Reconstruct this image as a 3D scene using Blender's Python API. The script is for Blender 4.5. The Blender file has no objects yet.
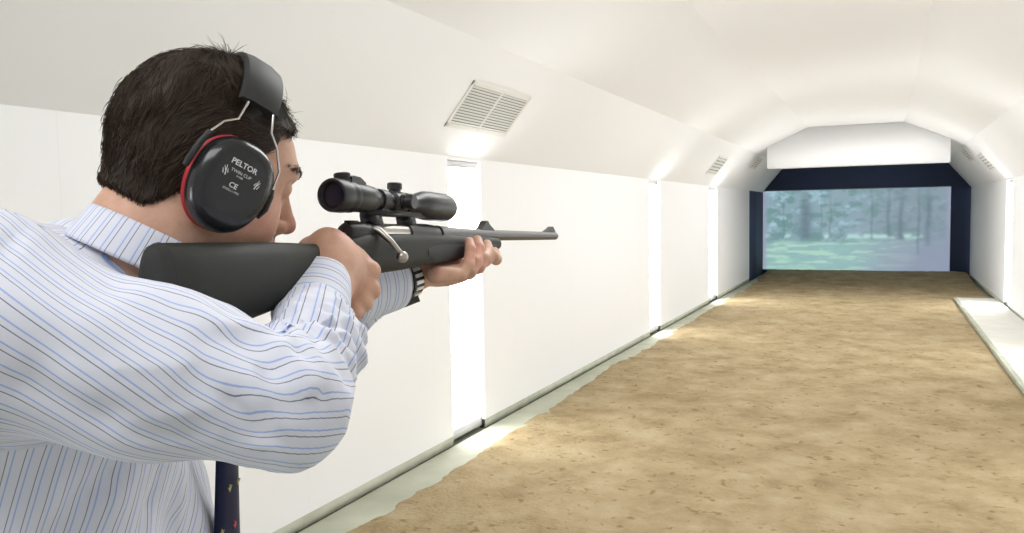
import bpy, bmesh, math, random
import numpy as np
from mathutils import Vector, Matrix
random.seed(7)
S = bpy.context.scene
COL = S.collection
# ------------------------------------------------------------------ camera, world, lights, exposure
FP = 800.0                      # focal length in pixels of the 1024 px wide frame
PSI, PIT, ROLL = [math.radians(a) for a in (24.975, 3.849, -0.986)]
O = np.array([0, 0, 1.55])
_F0 = np.array([-math.sin(PSI), math.cos(PSI), 0]); _Z = np.array([0, 0, 1.0])
CR = np.array([math.cos(PSI), math.sin(PSI), 0])
CF = _F0 * math.cos(PIT) - _Z * math.sin(PIT)
CU = _F0 * math.sin(PIT) + _Z * math.cos(PIT)
CR, CU = CR * math.cos(ROLL) + CU * math.sin(ROLL), CU * math.cos(ROLL) - CR * math.sin(ROLL)
cam = bpy.data.cameras.new('camera'); camo = bpy.data.objects.new('camera', cam); COL.objects.link(camo)
cam.sensor_width = 36; cam.lens = FP * 36 / 1024; cam.clip_start = 0.05; cam.clip_end = 200
camo.matrix_world = Matrix(((CR[0], CU[0], -CF[0], O[0]), (CR[1], CU[1], -CF[1], O[1]), (CR[2], CU[2], -CF[2], O[2]), (0, 0, 0, 1)))
S.camera = camo
vs = S.view_settings
vs.view_transform = 'Standard'; vs.look = 'None'; vs.gamma = 1; vs.use_curve_mapping = False
vs.exposure = 0.14
world = bpy.data.worlds.new('world'); S.world = world; world.use_nodes = True
bg = world.node_tree.nodes['Background']; bg.inputs[0].default_value = (.985, 0.99, 1.0, 1); bg.inputs[1].default_value = .45

def area(name, loc, target, size, power, color=(1, 1, 1)):
    l = bpy.data.lights.new(name, 'AREA'); l.shape = 'RECTANGLE'; l.size, l.size_y = size; l.energy = power; l.color = color
    o = bpy.data.objects.new(name, l); COL.objects.link(o); o.location = loc
    o.rotation_euler = (Vector(target) - Vector(loc)).to_track_quat('-Z', 'Y').to_euler()
    return o
area('firing_point_fill_light', (-0.6, -0.5, 2.9), (-0.6, 0.3, 1.0), (1.6, 1.0), 28, (1, 0.995, 0.99))  # fill added above the shooter, no visible fixture
for ly in (3.0, 8.0, 13.0):
    area('range_fill_light', (-0.49, ly, 2.98), (-0.49, ly, 0), (0.9, 2.5), 48, (.99, 0.995, 1.0))  # fill lamps added under the crown to brighten the tunnel, no fixtures

# ------------------------------------------------------------------ helpers
def mat(name, color=(.8, .8, .8), rough=.5, metal=0.0, spec=.5, emis=None, estr=0, coat=0):
    m = bpy.data.materials.new(name); m.use_nodes = True
    b = m.node_tree.nodes['Principled BSDF']
    b.inputs['Base Color'].default_value = (*color, 1); b.inputs['Roughness'].default_value = rough
    b.inputs['Metallic'].default_value = metal; b.inputs['Specular IOR Level'].default_value = spec
    if emis: b.inputs['Emission Color'].default_value = (*emis, 1); b.inputs['Emission Strength'].default_value = estr
    if coat: b.inputs['Coat Weight'].default_value = coat
    return m
def nodes(m): return m.node_tree.nodes, m.node_tree.links, m.node_tree.nodes['Principled BSDF']
def add_bump(m, scale, strength, detail=4, dist=.01, coord='Object', stretch=None):
    n, l, b = nodes(m)
    tc = n.new('ShaderNodeTexCoord'); nz = n.new('ShaderNodeTexNoise'); bp = n.new('ShaderNodeBump')
    nz.inputs['Scale'].default_value = scale; nz.inputs['Detail'].default_value = detail
    bp.inputs['Strength'].default_value = strength; bp.inputs['Distance'].default_value = dist
    src = tc.outputs[coord]
    if stretch:
        mp = n.new('ShaderNodeMapping'); mp.inputs['Scale'].default_value = stretch; l.new(src, mp.inputs[0]); src = mp.outputs[0]
    l.new(src, nz.inputs['Vector']); l.new(nz.outputs[0], bp.inputs['Height']); l.new(bp.outputs[0], b.inputs['Normal'])
    return nz
def add_var(m, c1, c2, scale, detail=4, lo=.35, hi=.65, coord='Object', stretch=None):
    n, l, b = nodes(m)
    tc = n.new('ShaderNodeTexCoord'); nz = n.new('ShaderNodeTexNoise'); cr = n.new('ShaderNodeValToRGB')
    nz.inputs['Scale'].default_value = scale; nz.inputs['Detail'].default_value = detail
    cr.color_ramp.elements[0].position = lo; cr.color_ramp.elements[1].position = hi
    cr.color_ramp.elements[0].color = (*c1, 1); cr.color_ramp.elements[1].color = (*c2, 1)
    src = tc.outputs[coord]
    if stretch:
        mp = n.new('ShaderNodeMapping'); mp.inputs['Scale'].default_value = stretch; l.new(src, mp.inputs[0]); src = mp.outputs[0]
    l.new(src, nz.inputs['Vector']); l.new(nz.outputs[0], cr.inputs[0]); l.new(cr.outputs[0], b.inputs['Base Color'])
    return cr
def tag(o, label=None, cat=None, group=None, kind=None):
    if label: o['label'] = label
    if cat: o['category'] = cat
    if group: o['group'] = group
    if kind: o['kind'] = kind
    return o
def empty(name, loc, label, cat, group=None):
    o = bpy.data.objects.new(name, None); COL.objects.link(o); o.location = Vector(loc); o.empty_display_size = .05
    return tag(o, label, cat, group)
WORLDPOS = {}
def link(name, me, m, parent=None, smooth=True):
    """link a mesh whose vertices are in WORLD space; re-centre on its parent's / its own base"""
    o = bpy.data.objects.new(name, me); COL.objects.link(o)
    if m is not None: me.materials.append(m)
    if smooth:
        for p in me.polygons: p.use_smooth = True
    n = len(me.vertices); co = np.empty(n * 3, 'f'); me.vertices.foreach_get('co', co); co = co.reshape(-1, 3)
    if parent is None:
        c = np.array([(co[:, 0].min() + co[:, 0].max()) / 2, (co[:, 1].min() + co[:, 1].max()) / 2, co[:, 2].min()])
    else:
        c = WORLDPOS[parent.name]
    co = co - c; me.vertices.foreach_set('co', co.astype('f').ravel()); me.update()
    if parent is None: o.location = Vector(c)
    else: o.parent = parent
    WORLDPOS[o.name] = c
    return o
def thing(name, loc, label, cat, group=None):
    o = empty(name, loc, label, cat, group); WORLDPOS[o.name] = np.array(loc, float); return o
def bm_mesh(bm, name='m', sharp=None):
    me = bpy.data.meshes.new(name); bmesh.ops.recalc_face_normals(bm, faces=bm.faces)
    if sharp is not None:
        for e in bm.edges:
            if len(e.link_faces) == 2 and e.calc_face_angle(0) > math.radians(sharp): e.smooth = False
    bm.to_mesh(me); bm.free(); return me
def box(bm, x0, x1, y0, y1, z0, z1, bev=0):
    t = bmesh.new()
    r = bmesh.ops.create_cube(t, size=1)
    for v in t.verts: v.co = Vector(((x0 + x1) / 2 + v.co.x * (x1 - x0), (y0 + y1) / 2 + v.co.y * (y1 - y0), (z0 + z1) / 2 + v.co.z * (z1 - z0)))
    if bev: bmesh.ops.bevel(t, geom=t.edges[:], offset=bev, segments=2, affect='EDGES', profile=.5)
    me = bpy.data.meshes.new('t'); t.to_mesh(me); t.free(); bm.from_mesh(me); bpy.data.meshes.remove(me)
def box_obj(name, m, b, parent=None, bev=0, **k):
    bm = bmesh.new(); box(bm, *b, bev=bev); o = link(name, bm_mesh(bm, sharp=30), m, parent); tag(o, **k); return o
def mesh_from(verts, faces, name='m'):
    me = bpy.data.meshes.new(name); me.from_pydata([tuple(map(float, v)) for v in verts], [], [tuple(map(int, f)) for f in faces]); me.update(); return me
def prism(bm, poly, y0, y1):
    a = [bm.verts.new((x, y0, z)) for x, z in poly]; b = [bm.verts.new((x, y1, z)) for x, z in poly]
    bm.faces.new(a); bm.faces.new(b[::-1])
    for i in range(len(a)): bm.faces.new((a[i], b[i], b[(i + 1) % len(a)], a[(i + 1) % len(a)]))

# ------------------------------------------------------------------ the tunnel
XL, XR, ZT, ZF = -2.71, 1.735, 1.945, -0.07
XC = (XL + XR) / 2
YB, YE = -4.0, 20.4
M_wall = mat('white_wall_panel', (.84, .842, .845), .55)
n, l, b = nodes(M_wall)      # faint vertical panel joints and a little unevenness
tc = n.new('ShaderNodeTexCoord'); sp = n.new('ShaderNodeSeparateXYZ'); l.new(tc.outputs['Object'], sp.inputs[0])
mo = n.new('ShaderNodeMath'); mo.operation = 'WRAP'; mo.inputs[1].default_value = 1.3; mo.inputs[2].default_value = 0; l.new(sp.outputs['Y'], mo.inputs[0])
lt = n.new('ShaderNodeMath'); lt.operation = 'LESS_THAN'; lt.inputs[1].default_value = .006; l.new(mo.outputs[0], lt.inputs[0])
mx = n.new('ShaderNodeMix'); mx.data_type = 'RGBA'; mx.inputs['A'].default_value = (.84, .842, .845, 1); mx.inputs['B'].default_value = (.815, .816, .816, 1)
l.new(lt.outputs[0], mx.inputs['Factor']); l.new(mx.outputs['Result'], b.inputs['Base Color'])
M_vault = mat('white_vault_plaster', (.84, .842, .845), .6); add_bump(M_vault, 1.2, .15, 3, .02)
M_navy = mat('navy_wall_paint', (.040, .060, .125), .8)
M_slit = mat('slit_light_diffuser', (.9, .9, .9), .5, emis=(.98, .99, 1.0), estr=9.5)
M_cap = mat('grey_slit_cap', (.62, .62, .62), .6)
M_kerb = mat('sage_green_skirting', (.44, .45, .35), .7); add_var(M_kerb, (.40, .41, .32), (.50, .51, .41), 6)
M_conc = mat('pale_concrete', (.5, .5, .42), .8); add_var(M_conc, (.35, .36, .275), (.47, .48, .38), 3, 6, .3, .7)
M_plat = mat('platform_top', (.7, .69, .63), .8); add_var(M_plat, (.60, .59, .53), (.68, .67, .61), 4, 6, .3, .7)

def wall_with_slits(name, x, side, slits, y1):
    """wall panels between the slits; every slit is a recess with jambs, a head and a sill"""
    bm = bmesh.new(); dep = .12; ya = YB
    def q(*p): bm.faces.new([bm.verts.new(c) for c in p])
    for a, c in slits + [(y1, None)]:
        q((x, ya, 0), (x, a, 0), (x, a, ZT), (x, ya, ZT))
        if c:
            xo = x + side * dep
            q((x, a, ZF), (xo, a, ZF), (xo, a, ZT - .02), (x, a, ZT - .02)); q((x, c, ZF), (xo, c, ZF), (xo, c, ZT - .02), (x, c, ZT - .02))
            q((x, a, ZT - .02), (x, c, ZT - .02), (xo, c, ZT - .02), (xo, a, ZT - .02)); q((x, a, ZT - .02), (x, c, ZT - .02), (x, c, ZT), (x, a, ZT))
            q((xo, a, ZF), (xo, c, ZF), (xo, c, ZT), (xo, a, ZT))
            ya = c
    tag(link(name, bm_mesh(bm), M_wall, smooth=False), kind='structure')
LS = [(-1.5, -1.0), (4.80, 5.29), (9.98, 10.50), (13.80, 14.53)]  # first strip is unseen behind the viewpoint, added for its light
RS = [(4.80, 5.29), (9.3, 9.8), (14.0, 14.7)]  # the nearer pair is out of frame, added for its light
wall_with_slits('wall_left', XL, -1, LS, 18.3)
wall_with_slits('wall_right', XR, 1, RS, YE)
box_obj('wall_left_navy', M_navy, (XL - .1, XL, 18.3, YE, ZF, ZT), kind='structure')
box_obj('wall_end', M_navy, (XL - .3, XR + .3, YE + .05, YE + .15, ZF, 3.3), kind='structure')
for side, x, sl, nm in ((-1, XL, LS, 'left'), (1, XR, RS, 'right')):
    for i, (a, c) in enumerate(sl):
        if c < 0: where = ''
        lab = {('left', 0): 'unseen light strip added in the left wall behind the shooter',
               ('left', 1): 'widest tall glowing light strip in left wall, behind the rifle barrel',
               ('left', 2): 'tall glowing light strip in left wall, middle of the three, past the muzzle',
               ('left', 3): 'narrowest glowing light strip in left wall, closest to the navy end wall',
               ('right', 0): 'unseen light strip added in right wall nearest the firing point',
               ('right', 1): 'unseen light strip added in the right wall, second from the firing point',
               ('right', 2): 'tall glowing light strip in the right wall above the pale platform'}[(nm, i)]
        t = thing('wall_light', (x + side * .08, (a + c) / 2, .02), lab, 'light', 'wall light strips')
        box_obj('diffuser', M_slit, (min(x + side * .05, x + side * .10), max(x + side * .05, x + side * .10), a + .012, c - .012, .03, ZT - .07), t)
        box_obj('end_cap', M_cap, (min(x + side * .03, x + side * .11), max(x + side * .03, x + side * .11), a + .012, c - .012, ZT - .066, ZT - .024), t)
        box_obj('sill', M_cap, (min(x + side * .02, x + side * .11), max(x + side * .02, x + side * .11), a + .012, c - .012, -.04, .026), t)
# vault: slanted lower faces, upper faces, flat crown
prof = [(XL, ZT), (XC - 1.70, 2.58), (XC - .78, 3.0), (XC + .78, 3.0), (XC + 1.70, 2.58), (XR, ZT)]
bm = bmesh.new()
for (x0, z0), (x1, z1) in zip(prof[:-1], prof[1:]):
    bm.faces.new([bm.verts.new(c) for c in ((x0, YB, z0), (x0, YE + .1, z0), (x1, YE + .1, z1), (x1, YB, z1))])
bmesh.ops.remove_doubles(bm, verts=bm.verts, dist=1e-4)
tag(link('ceiling', bm_mesh(bm), M_vault, smooth=False), kind='structure')
box_obj('floor', M_conc, (XL - .2, XR + .2, YB, YE + .15, ZF - .15, ZF), kind='structure')
def kerb(name, x, side, slits, y1):
    bm = bmesh.new(); ya = YB
    for a, c in slits + [(y1, None)]:
        box(bm, min(x, x + side * .05), max(x, x + side * .05), ya, a, ZF, 0)
        if c: ya = c
    tag(link(name, bm_mesh(bm, sharp=30), M_kerb), kind='structure')
kerb('baseboard_left', XL, -1, LS, 18.3); kerb('baseboard_right', XR, 1, RS, YE)
M_groove = mat('dark_groove', (.10, .10, .07), .9)
tag(box_obj('trim_1', M_groove, (XL, XL + .022, YB, 18.3, ZF, ZF + .004)), kind='structure')
# raised strip along the left wall, between skirting and sand
box_obj('trim_2', M_conc, (XL + .022, XL + .30, YB, 19.8, ZF, ZF + .012), bev=.003, kind='structure')
# platform on the right
pt = thing('low_platform', (1.4, 8, ZF), 'low pale concrete platform slab beside the right wall', 'platform')
box_obj('slab', M_plat, (1.13, XR - .02, YB + .2, 15.45, ZF, -.015), pt, bev=.006)
box_obj('edge_strip', M_conc, (1.09, 1.13, YB + .2, 15.45, ZF, -.02), pt, bev=.004)

def sm(a, b_, x): t = np.clip((x - a) / (b_ - a), 0, 1); return t * t * (3 - 2 * t)
# sand: a displaced slab whose left edge wanders
NX, NY = 150, 560
rng = np.random.default_rng(3)
def vnoise(x, y, seed=0):
    xi, yi = np.floor(x).astype(int), np.floor(y).astype(int); xf, yf = x - xi, y - yi
    def h(a, b_):
        v = np.sin(a * 127.1 + b_ * 311.7 + seed * 74.7) * 43758.5453; return v - np.floor(v)
    u, v = xf * xf * (3 - 2 * xf), yf * yf * (3 - 2 * yf)
    return (h(xi, yi) * (1 - u) + h(xi + 1, yi) * u) * (1 - v) + (h(xi, yi + 1) * (1 - u) + h(xi + 1, yi + 1) * u) * v
def fbm(x, y, seed=0, oct=4):
    r, a = 0, .5
    for i in range(oct): r = r + a * vnoise(x * 2 ** i, y * 2 ** i, seed + i); a *= .5
    return r
ys = 1.9 + (YE - .02 - 1.9) * (np.linspace(0, 1, NY) ** 1.35)
U_, Y_ = np.meshgrid(np.linspace(0, 1, NX), ys)
left = -2.50 + .16 * (fbm(ys * 1.3, ys * 0, 5) - .5) + .045 * (fbm(ys * 3, ys * 0, 9) - .5) + np.clip((ys - 3.6) * -.03, -.08, 0)
right = np.where(ys < 15.47, 1.085, XR - .06 + .06 * (fbm(ys * 3, ys * 0, 2) - .5))
X_ = left[:, None] + (right - left)[:, None] * U_
Hh = .006 + .030 * fbm(X_ * 2.2, Y_ * 2.2, 1) + .030 * (fbm(X_ * 9, Y_ * 9, 4) - .45)
e = np.minimum(np.clip((X_ - left[:, None]) / .12, 0, 1), np.clip((right[:, None] - X_) / .05 + .3, 0, 1))
Z_ = ZF + .11 * sm(18.0, 20.2, Y_) - .004 + np.clip(Hh, .006, .06) * e + .004 * e
V = np.stack([X_, Y_, Z_], -1).reshape(-1, 3)
idx = np.arange(NX * NY).reshape(NY, NX)
Fq = np.stack([idx[:-1, :-1], idx[:-1, 1:], idx[1:, 1:], idx[1:, :-1]], -1).reshape(-1, 4)
M_sand = mat('brown_sand', (.4, .3, .18), .95, spec=.1)
cr = add_var(M_sand, (.235, .172, .090), (.445, .370, .235), 2.6, 15, .30, .72)
for q in M_sand.node_tree.nodes:
    if q.type == 'TEX_NOISE': q.inputs['Roughness'].default_value = .68
cr.color_ramp.elements.new(.5).color = (.345, .267, .152, 1)
nz = add_bump(M_sand, 40, .8, 6, .02)
n, l, b = nodes(M_sand)      # scattered darker clods
tc = n.new('ShaderNodeTexCoord'); sn = n.new('ShaderNodeTexNoise'); sn.inputs['Scale'].default_value = 16; sn.inputs['Detail'].default_value = 5; l.new(tc.outputs['Object'], sn.inputs['Vector'])
sr = n.new('ShaderNodeValToRGB'); sr.color_ramp.elements[0].position = .60; sr.color_ramp.elements[1].position = .70; sr.color_ramp.elements[0].color = (1, 1, 1, 1); sr.color_ramp.elements[1].color = (.62, .55, .45, 1); l.new(sn.outputs[0], sr.inputs[0])
mm = n.new('ShaderNodeMix'); mm.data_type = 'RGBA'; mm.blend_type = 'MULTIPLY'; mm.inputs['Factor'].default_value = .9
src = [k for k in l if k.to_socket == b.inputs['Base Color']][0].from_socket; l.new(src, mm.inputs['A']); l.new(sr.outputs[0], mm.inputs['B']); l.new(mm.outputs['Result'], b.inputs['Base Color'])
tag(link('sand_bed', mesh_from(V, Fq), M_sand), 'trampled brown sand covering the range floor between left wall and platform', 'sand', kind='stuff')

# projector housing across the vault
M_house = mat('white_housing', (.80, .80, .80), .6)
ht = thing('projector_housing', (XC, 15.7, 2.28), 'white boxed bulkhead hanging under the vault in front of the screen', 'bulkhead')
bm = bmesh.new(); prism(bm, [(XC - 1.49, 2.285), (XC + 1.49, 2.285), (XC + 1.49, 2.672), (XC + .78, 2.996), (XC - .78, 2.996), (XC - 1.49, 2.672)], 15.5, 15.9)
link('casing', bm_mesh(bm, sharp=20), M_house, ht)

# screen with the projected woodland
SX0, SX1, SZ0, SZ1 = XL + .015, 1.34, .06, 1.96
NX, NZ = 220, 110
u, v = np.meshgrid(np.linspace(0, 1, NX), np.linspace(0, 1, NZ))
def lerp(a, b_, t): return a * (1 - t)[..., None] + np.array(b_) * t[..., None]
def sm(a, b_, x): t = np.clip((x - a) / (b_ - a), 0, 1); return t * t * (3 - 2 * t)
c = np.ones((NZ, NX, 3)) * np.array([.36, .47, .50])
fo = fbm(u * 26, v * 16, 3, 4)
c = lerp(c, [.24, .38, .37], sm(.35, .62, fo))
c = lerp(c, [.50, .66, .72], sm(.5, .75, fbm(u * 17 + 4, v * 12, 8, 4)) * sm(.35, .6, v) * (1 - .6 * sm(.3, .7, u)))
c = lerp(c, [.30, .33, .38], sm(.35, .8, u) * .45 * np.ones_like(v))
grass = sm(.40, .30, v)
c = lerp(c, [.42, .62, .58], grass * .75)
c = lerp(c, [.55, .76, .62], grass * sm(.45, .65, fbm(u * 9, v * 30, 21, 4)) * .9)
c = lerp(c, [.38, .40, .48], grass * sm(.45, .8, u + .25 * fbm(u * 7, v * 7, 33) - .1) * .75)
c = lerp(c, [.60, .80, .74], np.exp(-((v - .42) / .035) ** 2) * sm(.42, .6, fbm(u * 14, v * 8, 40, 3)) * .9)
for cu, w, hb, d in ((.245, .028, .40, .75), (.12, .006, .42, .4), (.38, .006, .4, .4), (.60, .006, .4, .4), (.69, .010, .40, .55), (.755, .014, .38, .6), (.84, .008, .2, .5), (.89, .014, .30, .65), (.33, .005, .45, .35)):
    wob = cu + .012 * (vnoise(v * 6, v * 0, int(cu * 100)) - .5)
    t = np.exp(-((u - wob) / w) ** 2) * sm(hb - .02, hb + .02, v) * (1 - .5 * sm(.75, .95, v))
    c = lerp(c, [.18, .24, .27], t * d)
c = lerp(c, [.20, .28, .32], np.exp(-((u - .245) / .06) ** 2) * np.exp(-((v - .58) / .17) ** 2) * .55)
ed = np.minimum(np.minimum(u, 1 - u) / .035, 1); c = lerp(c, [.42, .43, .52], 1 - sm(0, 1, ed))
c = lerp(c, [.33, .36, .45], sm(.80, .9, u - .25 * (v - .3)) * sm(.75, .2, v) * .6)
V = np.stack([SX0 + (SX1 - SX0) * u, np.full_like(u, YE - .02), SZ0 + (SZ1 - SZ0) * v], -1).reshape(-1, 3)
idx = np.arange(NX * NZ).reshape(NZ, NX)
Fq = np.stack([idx[:-1, :-1], idx[:-1, 1:], idx[1:, 1:], idx[1:, :-1]], -1).reshape(-1, 4)
c = np.clip(c.mean(-1, keepdims=True) * -.12 + c * 1.12, 0, 1) ** 1.15 * np.array([.95, 1.0, 1.07]); me = mesh_from(V, Fq); at = me.color_attributes.new('image', 'FLOAT_COLOR', 'POINT')
at.data.foreach_set('color', np.concatenate([c.reshape(-1, 3), np.ones((NX * NZ, 1))], 1).astype('f').ravel())
M_scr = mat('projected_picture', (.10, .10, .10), .9)
n, l, b = nodes(M_scr); a = n.new('ShaderNodeAttribute'); a.attribute_name = 'image'
l.new(a.outputs['Color'], b.inputs['Emission Color']); b.inputs['Emission Strength'].default_value = .80
st = thing('projection_screen', ((SX0 + SX1) / 2, YE, 0), 'wide projection screen showing a pale green woodland clearing on the end wall', 'screen')
link('picture', me, M_scr, st)
M_sf = mat('grey_screen_border', (.30, .31, .36), .8)
bm = bmesh.new(); box(bm, SX0 - .01, SX1 + .01, YE - .018, YE + .045, SZ0 - .02, SZ1 + .02); link('backing_board', bm_mesh(bm, sharp=30), M_sf, st)

# air vents on the slanted vault faces
M_vf = mat('vent_white_frame', (.78, .77, .73), .5); M_vb = mat('vent_dark_back', (.30, .30, .28), .9); M_vs = mat('vent_slat', (.72, .72, .69), .5)
def vent(side, y0, y1, d0, d1, label, nsl=9):
    """d measured up the slope from the wall top"""
    sx = XL if side < 0 else XR
    dirv = np.array([1.02 * -side, 0, .635]); dirv /= np.linalg.norm(dirv)
    dirv = np.array([(XC + side * 1.70) - sx, 0, 2.58 - ZT]); Ls = np.linalg.norm(dirv); dirv /= Ls
    nrm = np.array([-side * dirv[2] * -1, 0, -abs(dirv[0])]); nrm = np.array([-side * dirv[2], 0, -abs(dirv[0])]); nrm /= np.linalg.norm(nrm)
    base = np.array([sx, 0, ZT])
    def P(d, y, h): return base + dirv * d + np.array([0, y, 0]) + nrm * h
    def slab(bm, d0, d1, y0, y1, h0, h1):
        vs_ = [bm.verts.new(P(d, y, h)) for h in (h0, h1) for d, y in ((d0, y0), (d1, y0), (d1, y1), (d0, y1))]
        for f in ((0, 1, 2, 3), (4, 5, 6, 7), (0, 1, 5, 4), (1, 2, 6, 5), (2, 3, 7, 6), (3, 0, 4, 7)): bm.faces.new([vs_[i] for i in f])
    t = thing('air_vent', P((d0 + d1) / 2, (y0 + y1) / 2, 0), label, 'vent', 'vault air vents')
    bm = bmesh.new(); slab(bm, d0 + .02, d1 - .02, y0 + .02, y1 - .02, .001, .003); link('duct_opening', bm_mesh(bm), M_vb, t, False)
    fw = .03; bm = bmesh.new()
    for s in ((d0, d0 + fw, y0, y1), (d1 - fw, d1, y0, y1), (d0, d1, y0, y0 + fw), (d0, d1, y1 - fw, y1), (d0, d1, (y0 + y1) / 2 - .012, (y0 + y1) / 2 + .012)): slab(bm, *s, .001, .008)
    link('frame', bm_mesh(bm), M_vf, t, False)
    for i in range(nsl):
        dd = d0 + fw + (d1 - d0 - 2 * fw) * (i + .5) / nsl; w = (d1 - d0 - 2 * fw) / nsl * .36
        bm = bmesh.new()
        for a, c in ((y0 + fw, (y0 + y1) / 2 - .012), ((y0 + y1) / 2 + .012, y1 - fw)):
            vs_ = [bm.verts.new(P(dd + k * w, y, h)) for k, h in ((-1, .004), (1, .009)) for y in (a, c)]
            vs2 = [bm.verts.new(P(dd + k * w, y, h + .002)) for k, h in ((-1, .004), (1, .009)) for y in (a, c)]
            for f in ((0, 1, 3, 2),): bm.faces.new([vs_[j] for j in f]); bm.faces.new([vs2[j] for j in f])
            for i0, i1 in ((0, 1), (1, 3), (3, 2), (2, 0)): bm.faces.new((vs_[i0], vs_[i1], vs2[i1], vs2[i0]))
        link('slat', bm_mesh(bm), M_vs, t, False)
vent(-1, 4.52, 5.42, .22, .57, 'large louvred white air vent on the left slope above the rifle scope', 14)
vent(-1, 12.80, 13.58, .22, .57, 'small distant louvred vent on the left slope of the vault', 5)
vent(1, 14.75, 15.45, .22, .57, 'small distant louvred vent on the right slope of the vault', 5)
vent(-1, 16.1, 16.8, .50, .78, 'dark vent beside the left end of the white bulkhead', 5)
vent(1, 16.1, 16.8, .50, .78, 'dark vent beside the right end of the white bulkhead', 5)

# ================================================================== implicit-surface modelling helpers
MC = np.stack([CR, CU, CF], 1)                      # viewpoint frame (right, up, depth) -> world
def W(c): return O + np.asarray(c, float) @ MC.T
def smin(a, b_, k):
    h = np.clip(.5 + .5 * (b_ - a) / k, 0, 1); return b_ * (1 - h) + a * h - k * h * (1 - h)
def smax(a, b_, k): return -smin(-a, -b_, k)
def capsule(P, a, b_, ra, rb):
    a = np.asarray(a, float); b_ = np.asarray(b_, float); ba = b_ - a; t = np.clip(((P - a) @ ba) / (ba @ ba), 0, 1)
    return np.linalg.norm(P - a - t[:, None] * ba, axis=1) - (ra + (rb - ra) * t)
def chain(P, pts, rs, k=.01):
    d = None
    for i in range(len(pts) - 1):
        c = capsule(P, pts[i], pts[i + 1], rs[i], rs[i + 1]); d = c if d is None else smin(d, c, k)
    return d
def ellip(P, c, rad, M=None):
    q = P - np.asarray(c, float)
    if M is not None: q = q @ M                     # columns of M are the axes
    r = np.asarray(rad, float); k0 = np.linalg.norm(q / r, axis=1); k1 = np.linalg.norm(q / (r * r), axis=1)
    return k0 * (k0 - 1) / np.maximum(k1, 1e-9)
def rbox(P, c, hs, rad, M=None):
    q = P - np.asarray(c, float)
    if M is not None: q = q @ M
    q = np.abs(q) - (np.asarray(hs, float) - rad)
    return np.linalg.norm(np.maximum(q, 0), axis=1) + np.minimum(q.max(1), 0) - rad
def frame(fwd, up):
    """columns: right, forward, up"""
    f_ = np.asarray(fwd, float); f_ = f_ / np.linalg.norm(f_); u_ = np.asarray(up, float); u_ = u_ - (u_ @ f_) * f_; u_ /= np.linalg.norm(u_)
    r_ = np.cross(f_, u_); return np.stack([r_, f_, u_], 1)
def mesh_sdf(fn, lo, hi, h, smooth=1):
    B = 8; lo = np.asarray(lo, float); n = np.ceil((np.asarray(hi) - lo) / h / B).astype(int)
    N = n * B + 1; D = np.empty(N, 'f')
    ci = np.stack(np.meshgrid(*[np.arange(k) for k in n], indexing='ij'), -1).reshape(-1, 3)
    dc = fn(lo + (ci + .5) * B * h)
    D[:] = 1
    for (i, j, k), dd in zip(ci[dc < 0] * B, dc[dc < 0]): D[i:i + B + 1, j:j + B + 1, k:k + B + 1] = -1
    g = np.stack(np.meshgrid(*[np.arange(B + 1)] * 3, indexing='ij'), -1).reshape(-1, 3)
    act = ci[np.abs(dc) < B * h * 1.25] * B
    for s in range(0, len(act), 300):
        a = act[s:s + 300]; q = (a[:, None] + g[None]).reshape(-1, 3); v = fn(lo + q * h); D[q[:, 0], q[:, 1], q[:, 2]] = v
    ins = D < 0
    cnt = np.zeros(N - 1, 'i1')
    off = [(i, j, k) for i in (0, 1) for j in (0, 1) for k in (0, 1)]
    for i, j, k in off: cnt += ins[i:N[0] - 1 + i, j:N[1] - 1 + j, k:N[2] - 1 + k]
    cells = np.argwhere((cnt > 0) & (cnt < 8)); vid = -np.ones(N - 1, 'i4'); vid[tuple(cells.T)] = np.arange(len(cells))
    acc = np.zeros((len(cells), 3)); num = np.zeros(len(cells))
    for a in off:
        for ax in range(3):
            if a[ax]: continue
            b_ = list(a); b_[ax] = 1; ca = cells + a; cb = cells + b_
            da, db = D[tuple(ca.T)], D[tuple(cb.T)]; m = (da < 0) != (db < 0)
            t = np.where(m, da / np.where(m, da - db, 1), 0); p = ca + t[:, None] * (cb - ca); acc[m] += p[m]; num[m] += 1
    V = lo + acc / num[:, None] * h
    F = []
    for ax in range(3):
        sl0 = [slice(None)] * 3; sl1 = [slice(None)] * 3; sl0[ax] = slice(0, -1); sl1[ax] = slice(1, None)
        e = np.argwhere(ins[tuple(sl0)] != ins[tuple(sl1)]); o1, o2 = [(1, 2), (2, 0), (0, 1)][ax]
        e = e[(e[:, o1] > 0) & (e[:, o2] > 0) & (e[:, o1] < N[o1] - 1) & (e[:, o2] < N[o2] - 1)]
        def at(p, q):
            c = e.copy(); c[:, o1] -= p; c[:, o2] -= q; return vid[tuple(c.T)]
        qd = np.stack([at(1, 1), at(0, 1), at(0, 0), at(1, 0)], 1)
        fl = ~ins[tuple(e.T)]; qd[fl] = qd[fl][:, ::-1]; F.append(qd)
    F = np.concatenate(F); F = F[(F >= 0).all(1)]
    if smooth:
        ed = np.concatenate([F[:, [0, 1]], F[:, [1, 2]], F[:, [2, 3]], F[:, [3, 0]]]); 
        for _ in range(smooth):
            s = np.zeros_like(V); c = np.zeros(len(V))
            for x, y in ((0, 1), (1, 0)):
                np.add.at(s, ed[:, x], V[ed[:, y]]); np.add.at(c, ed[:, x], 1)
            V = V * .5 + .5 * s / np.maximum(c, 1)[:, None]
    return V, F
def normals(V, F):
    n_ = np.cross(V[F[:, 2]] - V[F[:, 0]], V[F[:, 3]] - V[F[:, 1]]); N_ = np.zeros_like(V)
    for i in range(4): np.add.at(N_, F[:, i], n_)
    return N_ / np.maximum(np.linalg.norm(N_, axis=1), 1e-12)[:, None]
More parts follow.
